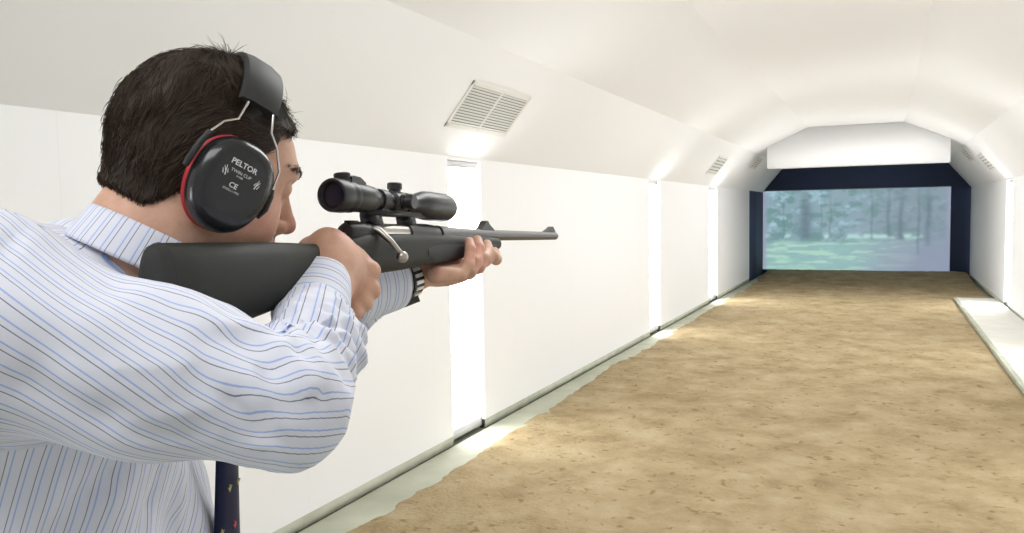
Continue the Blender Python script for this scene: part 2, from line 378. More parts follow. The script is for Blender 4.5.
def vnoise3(P, seed=0):
    i = np.floor(P).astype(int); fr = P - i; fr = fr * fr * (3 - 2 * fr); r = 0
    for a in (0, 1):
        for b_ in (0, 1):
            for c_ in (0, 1):
                v = np.sin((i[:, 0] + a) * 127.1 + (i[:, 1] + b_) * 311.7 + (i[:, 2] + c_) * 74.7 + seed * 19.19) * 43758.5453; v = v - np.floor(v)
                r = r + v * (fr[:, 0] if a else 1 - fr[:, 0]) * (fr[:, 1] if b_ else 1 - fr[:, 1]) * (fr[:, 2] if c_ else 1 - fr[:, 2])
    return r
def color_attr(me, c, name='tint'):
    at = me.color_attributes.new(name, 'FLOAT_COLOR', 'POINT')
    at.data.foreach_set('color', np.concatenate([c, np.ones((len(c), 1))], 1).astype('f').ravel())
def link_c(name, V, F, m, parent, **k):             # vertices given in the viewpoint frame
    return tag(link(name, mesh_from(W(V), F), m, parent), **k)

# ================================================================== the rifle and its scope
_up = np.array([0, 0, 1.0]) @ MC
RE = np.array([-.205, .0842, .91]); Rd = np.array([.339, .0325, .941]); Rd /= np.linalg.norm(Rd)
Ru = _up - (_up @ Rd) * Rd; Ru /= np.linalg.norm(Ru); Rr = np.cross(Ru, Rd)
if Rr[0] < 0: Rr = -Rr
def RC(t, h, r): return RE + t * Rd + h * Ru + r * Rr     # rifle (along, up, right) -> viewpoint frame
def RW(t, h, r): return W(RC(t, h, r))
def rtrans(pts): return [RW(*p) for p in pts]
def r_lathe(prof, axis0, axis1, seg=40, squash=1.0, cap=True):
    """prof: (s, radius) along the line axis0 -> axis1 given in rifle (t,h,r)"""
    a = np.array(axis0, float); b_ = np.array(axis1, float); ax = (b_ - a) / np.linalg.norm(b_ - a)
    e1 = np.cross(ax, [0, 0, 1.0]) if abs(ax[2]) < .9 else np.cross(ax, [1.0, 0, 0]); e1 /= np.linalg.norm(e1); e2 = np.cross(ax, e1)
    V, F = [], []
    for s, r_ in prof:
        for i in range(seg):
            an = 2 * math.pi * i / seg; V.append(a + ax * s + r_ * (math.cos(an) * e1 + math.sin(an) * e2))
    for j in range(len(prof) - 1):
        for i in range(seg): F.append((j * seg + i, j * seg + (i + 1) % seg, (j + 1) * seg + (i + 1) % seg, (j + 1) * seg + i))
    return V, F, [list(range(seg))[::-1], list(range((len(prof) - 1) * seg, len(prof) * seg))] if cap else []
def r_obj(name, m, parent, geos, sharp=35):
    bm = bmesh.new()
    for V, F, caps in geos:
        vs_ = [bm.verts.new(RW(*v)) for v in V]
        for f_ in list(F) + list(caps): bm.faces.new([vs_[i] for i in f_])
    return link(name, bm_mesh(bm, sharp=sharp), m, parent)
def r_loft(secs, seg=28, cap=True):
    """secs: (t, top, bottom, halfwidth, exponent)"""
    V, F = [], []
    for t, ht, hb, w, ex in secs:
        for i in range(seg):
            an = 2 * math.pi * i / seg; c_, s_ = math.cos(an), math.sin(an)
            V.append((t, (ht + hb) / 2 + (ht - hb) / 2 * math.copysign(abs(s_) ** (2 / ex), s_), w * math.copysign(abs(c_) ** (2 / ex), c_)))
    for j in range(len(secs) - 1):
        for i in range(seg): F.append((j * seg + i, j * seg + (i + 1) % seg, (j + 1) * seg + (i + 1) % seg, (j + 1) * seg + i))
    return V, F, [list(range(seg))[::-1], list(range((len(secs) - 1) * seg, len(secs) * seg))] if cap else []
def r_box(t0, t1, h0, h1, r0, r1):
    V = [(t, h, r_) for t in (t0, t1) for h in (h0, h1) for r_ in (r0, r1)]
    return V, [(0, 1, 3, 2), (4, 6, 7, 5), (0, 4, 5, 1), (2, 3, 7, 6), (0, 2, 6, 4), (1, 5, 7, 3)], []
def r_poly(poly, r0, r1):
    n_ = len(poly); V = [(t, h, r0) for t, h in poly] + [(t, h, r1) for t, h in poly]
    return V, [(i, (i + 1) % n_, n_ + (i + 1) % n_, n_ + i) for i in range(n_)], [list(range(n_))[::-1], list(range(n_, 2 * n_))]
def r_tube(pts, rad, seg=10):
    pts = [np.array(p, float) for p in pts]; V, F = [], []
    for j, p in enumerate(pts):
        tn = pts[min(j + 1, len(pts) - 1)] - pts[max(j - 1, 0)]; tn /= np.linalg.norm(tn)
        e1 = np.cross(tn, [0, .3, 1.0]); e1 /= np.linalg.norm(e1); e2 = np.cross(tn, e1); r_ = rad[j] if hasattr(rad, '__len__') else rad
        V += [p + r_ * (math.cos(2 * math.pi * i / seg) * e1 + math.sin(2 * math.pi * i / seg) * e2) for i in range(seg)]
    for j in range(len(pts) - 1):
        for i in range(seg): F.append((j * seg + i, j * seg + (i + 1) % seg, (j + 1) * seg + (i + 1) % seg, (j + 1) * seg + i))
    return V, F, [list(range(seg))[::-1], list(range((len(pts) - 1) * seg, len(pts) * seg))]
M_stock = mat('dark_olive_synthetic_stock', (.024, .025, .021), .6, spec=.3); add_bump(M_stock, 900, .25, 2, .001)
M_inlay = mat('darker_rubber_inlay', (.030, .032, .033), .7)
M_pad = mat('black_recoil_pad', (.022, .023, .022), .75)
M_blk = mat('matt_black_metal', (.022, .022, .024), .42, .3)
M_scope = mat('black_anodised_scope', (.020, .021, .022), .38, .2)
M_steel = mat('bright_steel', (.42, .40, .37), .28, 1.0)
M_bar = mat('blued_barrel_steel', (.085, .085, .085), .35, .6)
M_lens = mat('coated_lens', (.006, .010, .028), .05, 0, .35)
rifle = thing('hunting_rifle', RW(.1, -.12, 0), 'dark bolt action hunting rifle held to the shoulder, aimed down the range', 'rifle')
stk = [(-.275, -.070, -.138, .006, 2.1), (-.271, -.059, -.150, .0135, 2.2), (-.262, -.056, -.150, .0190, 2.3), (-.240, -.056, -.145, .0215, 2.5), (-.19, -.056, -.136, .0225, 2.5), (-.12, -.056, -.125, .0215, 2.4), (-.078, -.057, -.120, .019, 2.2), (-.05, -.058, -.122, .0175, 2.1),
       (-.03, -.058, -.133, .017, 2.1), (-.012, -.056, -.138, .017, 2.1), (.004, -.054, -.120, .018, 2.2), (.022, -.050, -.104, .020, 2.4), (.05, -.0450, -.0980, .0215, 2.8), (.15, -.0445, -.0940, .022, 3), (.276, -.0455, -.0870, .0215, 3), (.40, -.048, -.0795, .0205, 2.7),
       (.480, -.0495, -.0745, .0190, 2.7), (.502, -.0505, -.0725, .0175, 2.5), (.511, -.054, -.069, .0120, 2)]
dense = []
for a, c in zip(stk[:-1], stk[1:]):
    for k in range(4): t = k / 4; dense.append(tuple(x * (1 - t) + y * t for x, y in zip(a, c)))
dense.append(stk[-1])
r_obj('stock', M_stock, rifle, [r_loft([s for s in dense if s[0] > -.2625])], 50)
r_obj('recoil_pad', M_pad, rifle, [r_loft([(a - .001, c + .0006, d - .0006, e_ + .0008, g_) for a, c, d, e_, g_ in dense if a < -.2610], cap=True)], 60)
def sec_at(t):
    for a, c in zip(stk[:-1], stk[1:]):
        if a[0] <= t <= c[0]: k = (t - a[0]) / (c[0] - a[0]); return tuple(x * (1 - k) + y * k for x, y in zip(a, c))
pan = []
for i in range(22):
    t = .205 + .27 * i / 21; q = sec_at(t); inset = .020 * max(0, 1 - i / 3.0) ** 2
    pan.append((t, q[1] - .008 - inset * .5, q[2] - .0004 + inset * .55, q[3] + .0009, q[4] + .3))
r_obj('forend_grip_panel', M_inlay, rifle, [r_loft(pan)], 50)
BH = -.0465
r_obj('receiver', M_blk, rifle, [r_lathe([(0, .012), (.002, .0135), (.035, .0135), (.037, .0110), (.122, .0110), (.124, .0150), (.19, .0150), (.215, .0135), (.22, .0122)], (.050, BH, 0), (.3, BH, 0))])
r_obj('ejection_port', M_steel, rifle, [r_lathe([(0, .0125), (.085, .0125)], (.088, BH + .001, 0), (.3, BH + .001, 0), 24)])
sh = r_obj('bolt_shroud', M_blk, rifle, [r_lathe([(0, .006), (.001, .0105), (.006, .0125), (.034, .0135)], (.024, BH + .001, .001), (.1, BH + .001, .001), 28)])
r_obj('cocking_piece', M_steel, sh, [r_lathe([(0, .0028), (.006, .0032)], (.0215, BH - .0015, .001), (.1, BH - .0015, .001), 16)])
r_obj('safety_catch', M_pad, sh, [r_box(.032, .048, BH + .010, BH + .0155, -.004, .006)])
bh = r_obj('bolt_handle', M_steel, rifle, [r_tube([(.076, BH + .006, .008), (.077, BH + .003, .018), (.079, BH - .010, .033), (.083, BH - .024, .043)], [.0052, .0048, .0036, .0034], 14)])
r_obj('bolt_knob', M_steel, bh, [r_lathe([(.0075 * (1 - math.cos(math.pi * i / 14)), max(.0073 * math.sin(math.pi * i / 14), .0002)) for i in range(15)], (.0825, BH - .022, .0415), (.0875, BH - .044, .0535), 24)], 80)
r_obj('trigger_guard', M_blk, rifle, [r_tube([(.010, -.112, 0), (.014, -.120, 0), (.030, -.1265, 0), (.052, -.1265, 0), (.066, -.120, 0), (.072, -.108, 0), (.076, -.097, 0)], .0032, 8)])
r_obj('trigger', M_steel, rifle, [r_tube([(.040, -.098, 0), (.041, -.106, 0), (.038, -.113, 0), (.040, -.119, 0)], .0022, 8)])
bar = r_obj('barrel', M_bar, rifle, [r_lathe([(0, .0135), (.03, .0120), (.12, .0102), (.26, .0092), (.601, .0083), (.603, .0083), (.605, .0070), (.605, .0042), (.58, .0040)], (.275, BH, 0), (1, BH, 0), 32)])
r_obj('rear_sight', M_blk, rifle, [r_poly([(.436, -.0385), (.448, -.034), (.458, -.0265), (.463, -.0225), (.471, -.0225), (.478, -.028), (.498, -.036), (.503, -.039)], -.0055, .0055)])
r_obj('front_sight', M_blk, rifle, [r_poly([(.772, -.040), (.80, -.0375), (.828, -.031), (.842, -.0265), (.854, -.0265), (.862, -.031), (.872, -.0375), (.872, -.042), (.772, -.042)], -.0040, .0040)])
r_obj('sling_swivel', M_blk, rifle, [r_tube([(.486, -.0735, 0), (.489, -.0775, .004), (.496, -.080, .006), (.508, -.079, .006), (.514, -.0765, .005), (.508, -.073, .003), (.498, -.072, .001)], .0016, 8)])
r_obj('mount_rail', M_blk, rifle, [r_box(.074, .226, -.0240, -.0165, -.008, .008)])
for a, c in ((.076, .104), (.170, .196)): r_obj('mount_foot', M_blk, rifle, [r_poly([(a, -.0238), (c - .006, -.0238), (c, -.036), (a + .004, -.036)], -.0095, .0095)])
# scope (its own thing: it clamps on the rail)
def SA(t): return -.0028 - .0120 * t
scope = thing('rifle_scope', RW(.17, -.03, 0), 'black telescopic sight with fat eyepiece mounted above the rifle action', 'scope')
ax0, ax1 = (0, SA(0), 0), (.34, SA(.34), 0)
r_obj('scope_tube', M_scope, scope, [r_lathe([(.036, .0160), (.040, .0175), (.072, .0172), (.086, .0160), (.092, .0112), (.135, .0112), (.137, .0145), (.165, .0145), (.167, .0112), (.196, .0112), (.206, .0125), (.220, .0175), (.234, .0202), (.250, .0208), (.296, .0208), (.308, .0200), (.314, .0180), (.311, .0165)], ax0, ax1, 48)])
r_obj('eyepiece', M_scope, scope, [r_lathe([(.004, .0138), (.0, .0162), (-.001, .0186), (.002, .0197), (.020, .0197), (.022, .0182), (.027, .0182), (.029, .0190), (.037, .0188), (.038, .0160)], ax0, ax1, 48, cap=False)])
r_obj('ocular_lens', M_lens, scope, [r_lathe([(.0052 + .0012 * math.cos(i * math.pi / 12), max(.0158 * math.sin(i * math.pi / 12), .0002)) for i in range(7)][::-1], ax0, ax1, 32)], 80)
r_obj('objective_lens', M_lens, scope, [r_lathe([(.3110, .0170), (.3120, .0002)], ax0, ax1, 32)], 80)
r_obj('elevation_turret', M_scope, scope, [r_lathe([(0, .0095), (.013, .0095), (.0135, .0080), (.0165, .0080), (.017, .0098), (.024, .0098), (.0255, .0085)], (.150, SA(.15), 0), (.150, .1, 0), 32)])
r_obj('windage_turret', M_scope, scope, [r_lathe([(0, .0100), (.017, .0100), (.0175, .0085), (.020, .0085), (.0205, .0100), (.028, .0100), (.029, .0090)], (.150, SA(.15), .000), (.150, SA(.15), .1), 32)])
r_obj('illumination_knob', M_scope, scope, [r_lathe([(0, .0098), (.0195, .0098), (.020, .0085), (.0215, .0085), (.022, .0098), (.0262, .0098), (.0275, .0085)], (.026, SA(.03), 0), (.026, SA(.03) + .1, -.01), 32)])
r_obj('battery_housing', M_scope, scope, [r_poly([(.030, .002), (.030, .0195), (.034, .0215), (.050, .0205), (.062, .0150), (.066, .002)], -.0085, .0085)])
for a in (.058, .176):
    rg = r_obj('mount_ring', M_blk, scope, [r_lathe([(0, .0108), (0, .0140), (.016, .0140), (.016, .0108)], (a + .045 if a < .1 else a, SA(a), 0), (1, SA(a) - .0120 * (1 - a), 0), 32, cap=False), r_box((a + .045 if a < .1 else a), (a + .061 if a < .1 else a + .016), -.0170, -.0105, -.008, .008)])

# ================================================================== the shooter
def P(px, py, z): return np.array([(px - 512) / FP * z, (266.5 - py) / FP * z, z])
upc = _up
# head frame
def yawdir(deg): return np.array([math.sin(math.radians(deg)), 0, math.cos(math.radians(deg))])
HS = .915                                           # head size
HC = np.array([-.3196, .0969, .82])                   # between the ears
HYAW = 49
HPIT = math.radians(14)
HF = yawdir(HYAW) * math.cos(HPIT) - np.array([0, 1, 0]) * math.sin(HPIT)
HR0 = np.cross([0, 1, 0], yawdir(HYAW)) ; HR0 = HR0 if HR0[0] > 0 else -HR0
roll = math.radians(10)
HUp = np.array([0, 1, 0]) * math.cos(roll) + HR0 * math.sin(roll)
HU = HUp - (HUp @ HF) * HF; HU /= np.linalg.norm(HU)
HR = np.cross(HU, HF); HR = HR if HR[0] > 0 else -HR
HM = np.stack([HR, HF, HU], 1)
def hl(x, y, z): return HC + HM @ (np.array([x, y, z], float) * HS)      # head local -> viewpoint frame
def H2(Q): return HC + (np.asarray(Q) * HS) @ HM.T
def toH(Q): return (Q - HC) @ HM / HS
def head_sdf(Q):
    X = toH(Q)                                       # to head-local metres
    A = np.abs(X) ; Xs = np.stack([A[:, 0], X[:, 1], X[:, 2]], 1)
    d = ellip(X, (0, -.010, .030), (.073, .086, .076))
    d = smin(d, ellip(X, (0, -.004, .062), (.055, .062, .060)), .02)
    d = smin(d, ellip(X, (0, -.032, .002), (.055, .046, .048)), .02)
    d = smin(d, ellip(X, (0, .043, .024), (.064, .058, .066)), .02)          # forehead
    d = smin(d, ellip(X, (0, .030, -.040), (.060, .062, .070)), .025)        # face mass
    d = smin(d, ellip(Xs, (.036, .052, -.038), (.028, .034, .040)), .02)     # cheeks
    d = smin(d, ellip(Xs, (.054, .005, -.058), (.018, .036, .032)), .025)    # jaw corners
    d = smin(d, ellip(X, (0, .062, -.098), (.030, .028, .020)), .025)        # chin
    d = smin(d, ellip(X, (0, .000, -.090), (.050, .050, .030)), .03)         # soft under-chin
    d = smin(d, capsule(Xs, (.008, .097, .032), (.042, .083, .030), .011, .009), .012)   # brow ridge
    d = smax(d, -ellip(Xs, (.033, .096, .008), (.019, .020, .013)), .012)    # eye socket
    d = smin(d, capsule(X, (0, .090, .016), (0, .114, -.026), .008, .0105), .012)        # nose bridge
    d = smin(d, ellip(X, (0, .114, -.030), (.013, .013, .011)), .006)        # tip
    d = smin(d, ellip(Xs, (.013, .100, -.034), (.009, .012, .009)), .006)    # wings
    d = smax(d, -ellip(Xs, (.007, .108, -.042), (.004, .007, .004)), .003)
    d = smin(d, ellip(X, (0, .090, -.060), (.026, .016, .016)), .014)        # mouth area
    d = smin(d, ellip(X, (0, .103, -.058), (.021, .006, .005)), .004); d = smin(d, ellip(X, (0, .101, -.069), (.018, .007, .0055)), .004)
    d = smax(d, -ellip(X, (0, .108, -.0632), (.022, .008, .0012)), .002)     # lip line
    d = smin(d, ellip(Xs, (.031, .0825, .010), (.0145, .0125, .0125)), .003)  # lids over the eyeball
    d = smax(d, -ellip(Xs, (.032, .0965, .007), (.0120, .005, .0014)), .0015)  # open eye slit
    d = smin(d, ellip(Xs, (.077, -.008, -.004), (.008, .016, .029)), .006)   # ears (under the cups)
    return d * HS
NB = P(150, 258, .80)                                # neck base
NA = (HC - NB) / np.linalg.norm(HC - NB)
def neck_sdf(Q):
    return smin(chain(Q, [hl(0, -.016, -.035), hl(0, -.024, -.080), NB, NB + [-.03, -.05, 0]], [.058, .059, .061, .062], .02), ellip(Q, NB + [-.045, -.058, -.0], (.085, .035, .09)), .03)
# body frame
BF = yawdir(70); BR = np.array([BF[2], 0, -BF[0]])
BM = np.stack([BR, [0, 1, 0], BF], 1)
SH = np.array([-.405, -.042, .60]); EL = P(288, 400, .645); WR = P(326, 288, .88)
LS_ = np.array([-.52, -.03, .96]); LE = np.array([-.405, -.185, 1.10]); LW = P(398, 281, 1.17)
CH = np.array([-.472, -.16, .79])
def torso_sdf(Q, g=0.0):
    d = ellip(Q, CH + [0, -.01, 0], (.180 + g, .207 + g, .140 + g), BM)
    d = smin(d, ellip(Q, CH + [-.012, -.24, 0] + BF * .0, (.165 + g, .20 + g, .165 + g), BM), .08)
    d = smin(d, ellip(Q, CH + [.0, -.215, 0] - BR * .080 + BF * .056, (.115 + g, .22 + g, .130 + g), BM), .015)
    d = smin(d, ellip(Q, CH + [-.03, .095, 0] , (.165 + g, .060 + g, .090 + g), BM), .05)   # shoulder girdle
    d = smin(d, capsule(Q, SH, CH + [-.02, .06, 0], .082 + g, .09 + g), .05)
    d = smin(d, capsule(Q, LS_, CH + [-.02, .06, 0], .075 + g, .09 + g), .05)
    return d
HIP = CH + np.array([-.005, -.56, .01])
WRLEG = []
# ---------------------------------------------------------------- hands
def bend_finger(base, dirv, axis, lens, angs):
    pts = [np.asarray(base, float)]; d_ = np.asarray(dirv, float) / np.linalg.norm(dirv); ax_ = np.asarray(axis, float) / np.linalg.norm(axis)
    for L_, a in zip(lens, angs):
        a = math.radians(a); d_ = d_ * math.cos(a) + np.cross(ax_, d_) * math.sin(a) + ax_ * (ax_ @ d_) * (1 - math.cos(a)); pts.append(pts[-1] + d_ * L_)
    return pts
# right hand (grips the stock; seen from the back)
RHW = P(326, 284, .878)                              # wrist
rk = [P(350, 253, .945), P(356, 266, .936), P(355, 281, .926), P(348, 292, .916)]      # knuckles index..little
def rhand_sdf(Q):
    d = chain(Q, [P(320, 330, .82), RHW, P(331, 272, .898)], [.0290, .0280, .029], .01)
    d = smin(d, ellip(Q, P(332, 267, .900), (.0285, .0330, .028)), .018)
    d = smin(d, ellip(Q, P(348, 268, .924), (.0230, .0260, .024)), .016)
    for i, (k_, r_) in enumerate(zip(rk, (.0125, .0125, .0118, .0105))):
        s = P((334, 332, 330, 328)[i], (256, 266, 276, 284)[i], .915); d = smin(d, capsule(Q, s, k_, .0170, r_), .016)
    # thumb: over the top of the wrist of the stock to the far side
    d = smin(d, chain(Q, [P(330, 264, .890), P(329, 254, .900), RC(-.014, -.056, .002), RC(-.006, -.064, -.026), RC(.010, -.074, -.030)], [.0200, .0170, .0125, .0110, .0095], .012), .018)
    d = smin(d, ellip(Q, P(331, 254, .903), (.020, .016, .018)), .018)
    return d
rf = [[rk[0], RC(.030, -.090, .032), RC(.042, -.104, .022), RC(.042, -.111, .006)],
      [rk[1], RC(.026, -.112, .034), RC(.014, -.128, .014), RC(.000, -.122, -.014)],
      [rk[2], RC(.012, -.126, .032), RC(-.002, -.140, .010), RC(-.016, -.130, -.016)],
      [rk[3], RC(-.002, -.136, .029), RC(-.016, -.150, .008), RC(-.028, -.138, -.014)]]
def rhand_full(Q):
    d = rhand_sdf(Q)
    for f_, r_ in zip(rf, (.0112, .0115, .0108, .0095)):
        d = smin(d, chain(Q, f_, [r_, r_ * .98, r_ * .9, r_ * .8], .004), .005)
    return d
# left hand (palm under the forend, four fingers up its near side)
LHW = P(416, 274, 1.195)
lk = [RC(.384, -.086, .034), RC(.346, -.096, .037), RC(.314, -.103, .037), RC(.286, -.106, .034)]     # index..little knuckles (low)
def lhand_full(Q):
    d = chain(Q, [P(388, 283, 1.14), LHW, P(432, 271, 1.215)], [.029, .0225, .0215], .01)
    pal = P(451, 270, 1.24)
    d = smin(d, ellip(Q, pal, (.024, .018, .028)), .016)
    d = smin(d, capsule(Q, P(440, 271, 1.23), RC(.33, -.100, .012), .020, .017), .02)
    d = smin(d, capsule(Q, pal, RC(.36, -.096, -.012), .018, .015), .015)
    tips = [(.436, -.074), (.402, -.062), (.362, -.055), (.330, -.057)]
    for i, (t_, h_) in enumerate(tips):
        k_ = lk[i]; r_ = (.0100, .0104, .0100, .0090)[i]
        d = smin(d, capsule(Q, RC(k_t[i] - .028, -.104, .008), k_, .0140, r_ * 1.08), .010)
        pts = [k_, RC(k_t[i] + .016, (-.080, -.084, -.088, -.092)[i], .040), RC(t_ - .010, h_ - .012, .0365), RC(t_, h_, .0300)]
        fd = chain(Q, pts, [r_ * 1.05, r_, r_ * .92, r_ * .80], .004)
        d = smin(d, fd, .0022)
    # thumb on the far side
    d = smin(d, chain(Q, [RC(.30, -.105, -.008), RC(.315, -.090, -.030), RC(.335, -.072, -.031), RC(.350, -.062, -.028)], [.015, .0125, .011, .009], .006), .010)
    return d
k_t = [.384, .346, .314, .286]

M_skin = mat('skin', (.55, .33, .23), .48, spec=.4)
n, l, b = nodes(M_skin); b.inputs['Subsurface Weight'].default_value = .12; b.inputs['Subsurface Radius'].default_value = (.9, .35, .2); b.inputs['Subsurface Scale'].default_value = .008
a = n.new('ShaderNodeAttribute'); a.attribute_name = 'tint'; nzz = n.new('ShaderNodeTexNoise'); nzz.inputs['Scale'].default_value = 60; nzz.inputs['Detail'].default_value = 4
tc = n.new('ShaderNodeTexCoord'); l.new(tc.outputs['Object'], nzz.inputs['Vector'])
mx = n.new('ShaderNodeMix'); mx.data_type = 'RGBA'; mx.blend_type = 'MULTIPLY'; mx.inputs['Factor'].default_value = .35
rp = n.new('ShaderNodeValToRGB'); rp.color_ramp.elements[0].color = (.72, .58, .52, 1); rp.color_ramp.elements[1].color = (1, 1, 1, 1); rp.color_ramp.elements[0].position = .35; rp.color_ramp.elements[1].position = .6
l.new(nzz.outputs[0], rp.inputs[0]); l.new(a.outputs['Color'], mx.inputs['A']); l.new(rp.outputs[0], mx.inputs['B']); l.new(mx.outputs['Result'], b.inputs['Base Color'])
nb = n.new('ShaderNodeTexNoise'); nb.inputs['Scale'].default_value = 450; bp = n.new('ShaderNodeBump'); bp.inputs['Strength'].default_value = .25; bp.inputs['Distance'].default_value = .001
l.new(tc.outputs['Object'], nb.inputs['Vector']); l.new(nb.outputs[0], bp.inputs['Height']); l.new(bp.outputs[0], b.inputs['Normal'])

def bounds(pts, pad): pts = np.array(pts); return pts.min(0) - pad, pts.max(0) + pad
Vs, Fs, off = [], [], 0
def addpart(V, F):
    global off
    Vs.append(V); Fs.append(F + off); off += len(V)
headneck = lambda Q: smin(head_sdf(Q), neck_sdf(Q), .022)
V, F = mesh_sdf(headneck, *bounds([hl(0, 0, 0), NB], .16), .0026, 2); addpart(V, F); nhead = len(V)
V, F = mesh_sdf(rhand_full, *bounds([RHW, P(320, 335, .82), RC(.04, -.12, -.02), RC(-.03, -.05, 0)], .05), .0022, 1); addpart(V, F)
V, F = mesh_sdf(lhand_full, *bounds([P(385, 283, 1.14), RC(.44, -.12, 0), RC(.40, -.05, 0)], .055), .0022, 1); addpart(V, F)
def core(Q):
    d = torso_sdf(Q, -.018)
    d = smin(d, chain(Q, [SH, EL, P(322, 330, .83)], [.062, .042, .028], .02), .02); d = smin(d, chain(Q, [LS_, LE, P(385, 285, 1.145)], [.055, .04, .028], .02), .02)
    return d
def legs(Q, g=0):
    up3 = upc; d = ellip(Q, HIP + [0, .03, 0], (.165 + g, .15 + g, .125 + g), BM)
    for s, f_ in ((1, -.10), (-1, .20)):
        hip = HIP + BR * .085 * s; ft = HIP + BR * .13 * s + BF * f_
        ft = ft - upc * ((ft @ upc) + 1.55 - (-.07) - .0)  # placeholder height fixed below
        wz = O[2] + ft @ upc; ft = ft + upc * (ZF + .09 - wz); kn = (hip + ft) / 2 + BF * .03
        d = smin(d, chain(Q, [hip, kn, ft], [.088 + g, .062 + g, .042 + g], .03), .03)
    return d
V, F = mesh_sdf(lambda Q: smin(core(Q), legs(Q, -.012), .03), *bounds([CH, LE, EL, HIP, HIP + [0, -.85, 0], HIP + [0, -.85, .2], P(385, 285, 1.145)], .25), .010, 1); addpart(V, F)
V = np.concatenate(Vs); F = np.concatenate(Fs)
X = toH(V); A = np.abs(X[:, 0])
c = np.ones((len(V), 3)) * np.array([.62, .37, .265])
def g3(x, y, z, r): return np.exp(-((A - x) ** 2 + (X[:, 1] - y) ** 2 + (X[:, 2] - z) ** 2) / r ** 2)
c = lerp(c, [.66, .30, .22], np.clip(g3(0, .118, -.03, .022) * .8 + g3(.05, .06, -.03, .03) * .6 + g3(.07, .02, -.02, .03) * .5, 0, .85))
ish = np.arange(len(V)) < nhead
c = lerp(c, [.46, .33, .26], np.where(ish & (X[:, 2] < -.045) & (X[:, 1] > -.03), sm(-.045, -.07, X[:, 2]) * .35, 0))
c = lerp(c, [.50, .20, .17], np.clip(g3(.0, .103, -.0635, .012) + g3(.012, .1, -.0635, .010), 0, .8))
hand = ~ish & (V[:, 2] > .85) & (V[:, 0] > -.3)
c = lerp(c, [.63, .375, .265], hand * 1.0)
c = lerp(c, [.68, .32, .24], hand * sm(.5, .68, vnoise3(V * 38, 2)) * .55)
person = thing('person', W(HIP)[:2].tolist() + [ZF], 'man in blue striped shirt aiming a rifle, wearing ear defenders', 'person')
body = link_c('body', V, F, M_skin, person)
color_attr(body.data, c)
M_eye = mat('eye', (.75, .72, .68), .15); M_iris = mat('iris', (.05, .035, .02), .2)
for s in (-1, 1):
    bm = bmesh.new(); bmesh.ops.create_uvsphere(bm, u_segments=20, v_segments=12, radius=.0108, matrix=Matrix.Translation(W(hl(.031 * s, .0795, .008)))); e_ = link('eye', bm_mesh(bm), M_eye, person)
    bm = bmesh.new(); bmesh.ops.create_uvsphere(bm, u_segments=16, v_segments=10, radius=.0052, matrix=Matrix.Translation(W(hl(.031 * s, .0865, .008)))); link('iris', bm_mesh(bm), M_iris, e_)

# ---------------------------------------------------------------- shirt
def seg_t(Q, a, b_): ba = b_ - a; return np.clip(((Q - a) @ ba) / (ba @ ba), 0, 1)
CUFFR = P(329, 312, .855)
def sleeveR(Q):
    mid = P(150, 372, .625)
    up = chain(Q, [SH, mid, EL], [.074, .0625, .046], .03)
    fm = P(315, 347, .755)
    lo = chain(Q, [EL, fm, P(312, 317, .820)], [.046, .0415, .0375], .02)
    return up, lo
def sleeveL(Q):
    return chain(Q, [LS_, LE, P(385, 285, 1.145)], [.078, .058, .037], .03)
def folds(Q, c, axis, amp, freq, seed=0, falloff=.08):
    """rolls of cloth across an axis, strongest near c"""
    q = Q - c; s = q @ (axis / np.linalg.norm(axis)); w = np.exp(-(np.linalg.norm(q, axis=1) / falloff) ** 2)
    return amp * w * np.sin(s * freq + 2.2 * (vnoise3(Q * 22, seed) - .5) * 2)
def crease(Q, a, b_, w, amp):
    """a soft ridge (amp>0) or groove along a line"""
    a = np.asarray(a); b_ = np.asarray(b_); ba = b_ - a; t = np.clip(((Q - a) @ ba) / (ba @ ba), 0, 1); dd = np.linalg.norm(Q - a - t[:, None] * ba, axis=1)
    return amp * np.exp(-(dd / w) ** 2) * .8
def shirt_sdf(Q):
    up, lo = sleeveR(Q)
    d = smin(up, lo, .016)
    t = torso_sdf(Q, .006)
    d = smin(d, t, .010 + .022 * sm(-.09, -.03, Q[:, 1]))
    d = smin(d, sleeveL(Q), .03)
    d = smin(d, np.maximum(neck_sdf(Q) - .006, (Q - NB) @ NA + .010), .02)
    n_ = (vnoise3(Q * 11, 1) - .5) * .012 + (vnoise3(Q * 26, 5) - .5) * .004
    d = d + n_
    inner = P(318, 335, .72)
    d = d + folds(Q, inner, WR - EL, .0045, 230, 3, .07) + folds(Q, P(262, 345, .66), EL - SH + [0, .25, 0], .003, 190, 4, .06)
    an = np.arctan2((Q - inner) @ np.array([0, 1, .3]), (Q - inner) @ np.array([1, 0, 0])); rr_ = np.linalg.norm(Q - inner, axis=1)
    d = d - .0050 * np.exp(-((rr_ - .045) / .045) ** 2) * np.maximum(0, np.sin(an * 7 + 5 * vnoise3(Q * 14, 31) + rr_ * 40)) ** 2
    wv = vnoise3(Q * [16, 34, 20] + [0, 0, 0], 41); d = d - .0035 * (1 - np.abs(2 * wv - 1)) ** 4 * sm(-.34, -.2, Q[:, 0])
    for a, c_, w, amp in FOLDS: d = d - crease(Q, a, c_, w, amp)
    # lower torso: hanging vertical folds
    q = (Q - CH) @ BM; ang = np.arctan2(q[:, 2], q[:, 0]); low = sm(-.02, -.12, q[:, 1])
    d = d - low * .012 * np.sin(ang * 8 + 14 * q[:, 1] + 5 * vnoise3(Q * [7, 2, 7], 8))
    # armhole opening cut at the neck
    return d
FOLDS = []
def on_cloth(px, py, z0=.42, z1=1.1):
    zs = np.arange(z0, z1, .004); ray = P(px, py, 1.0); d = shirt_sdf(ray[None] * zs[:, None]); k = np.argmax(d < 0); return ray * zs[k]
_f = []
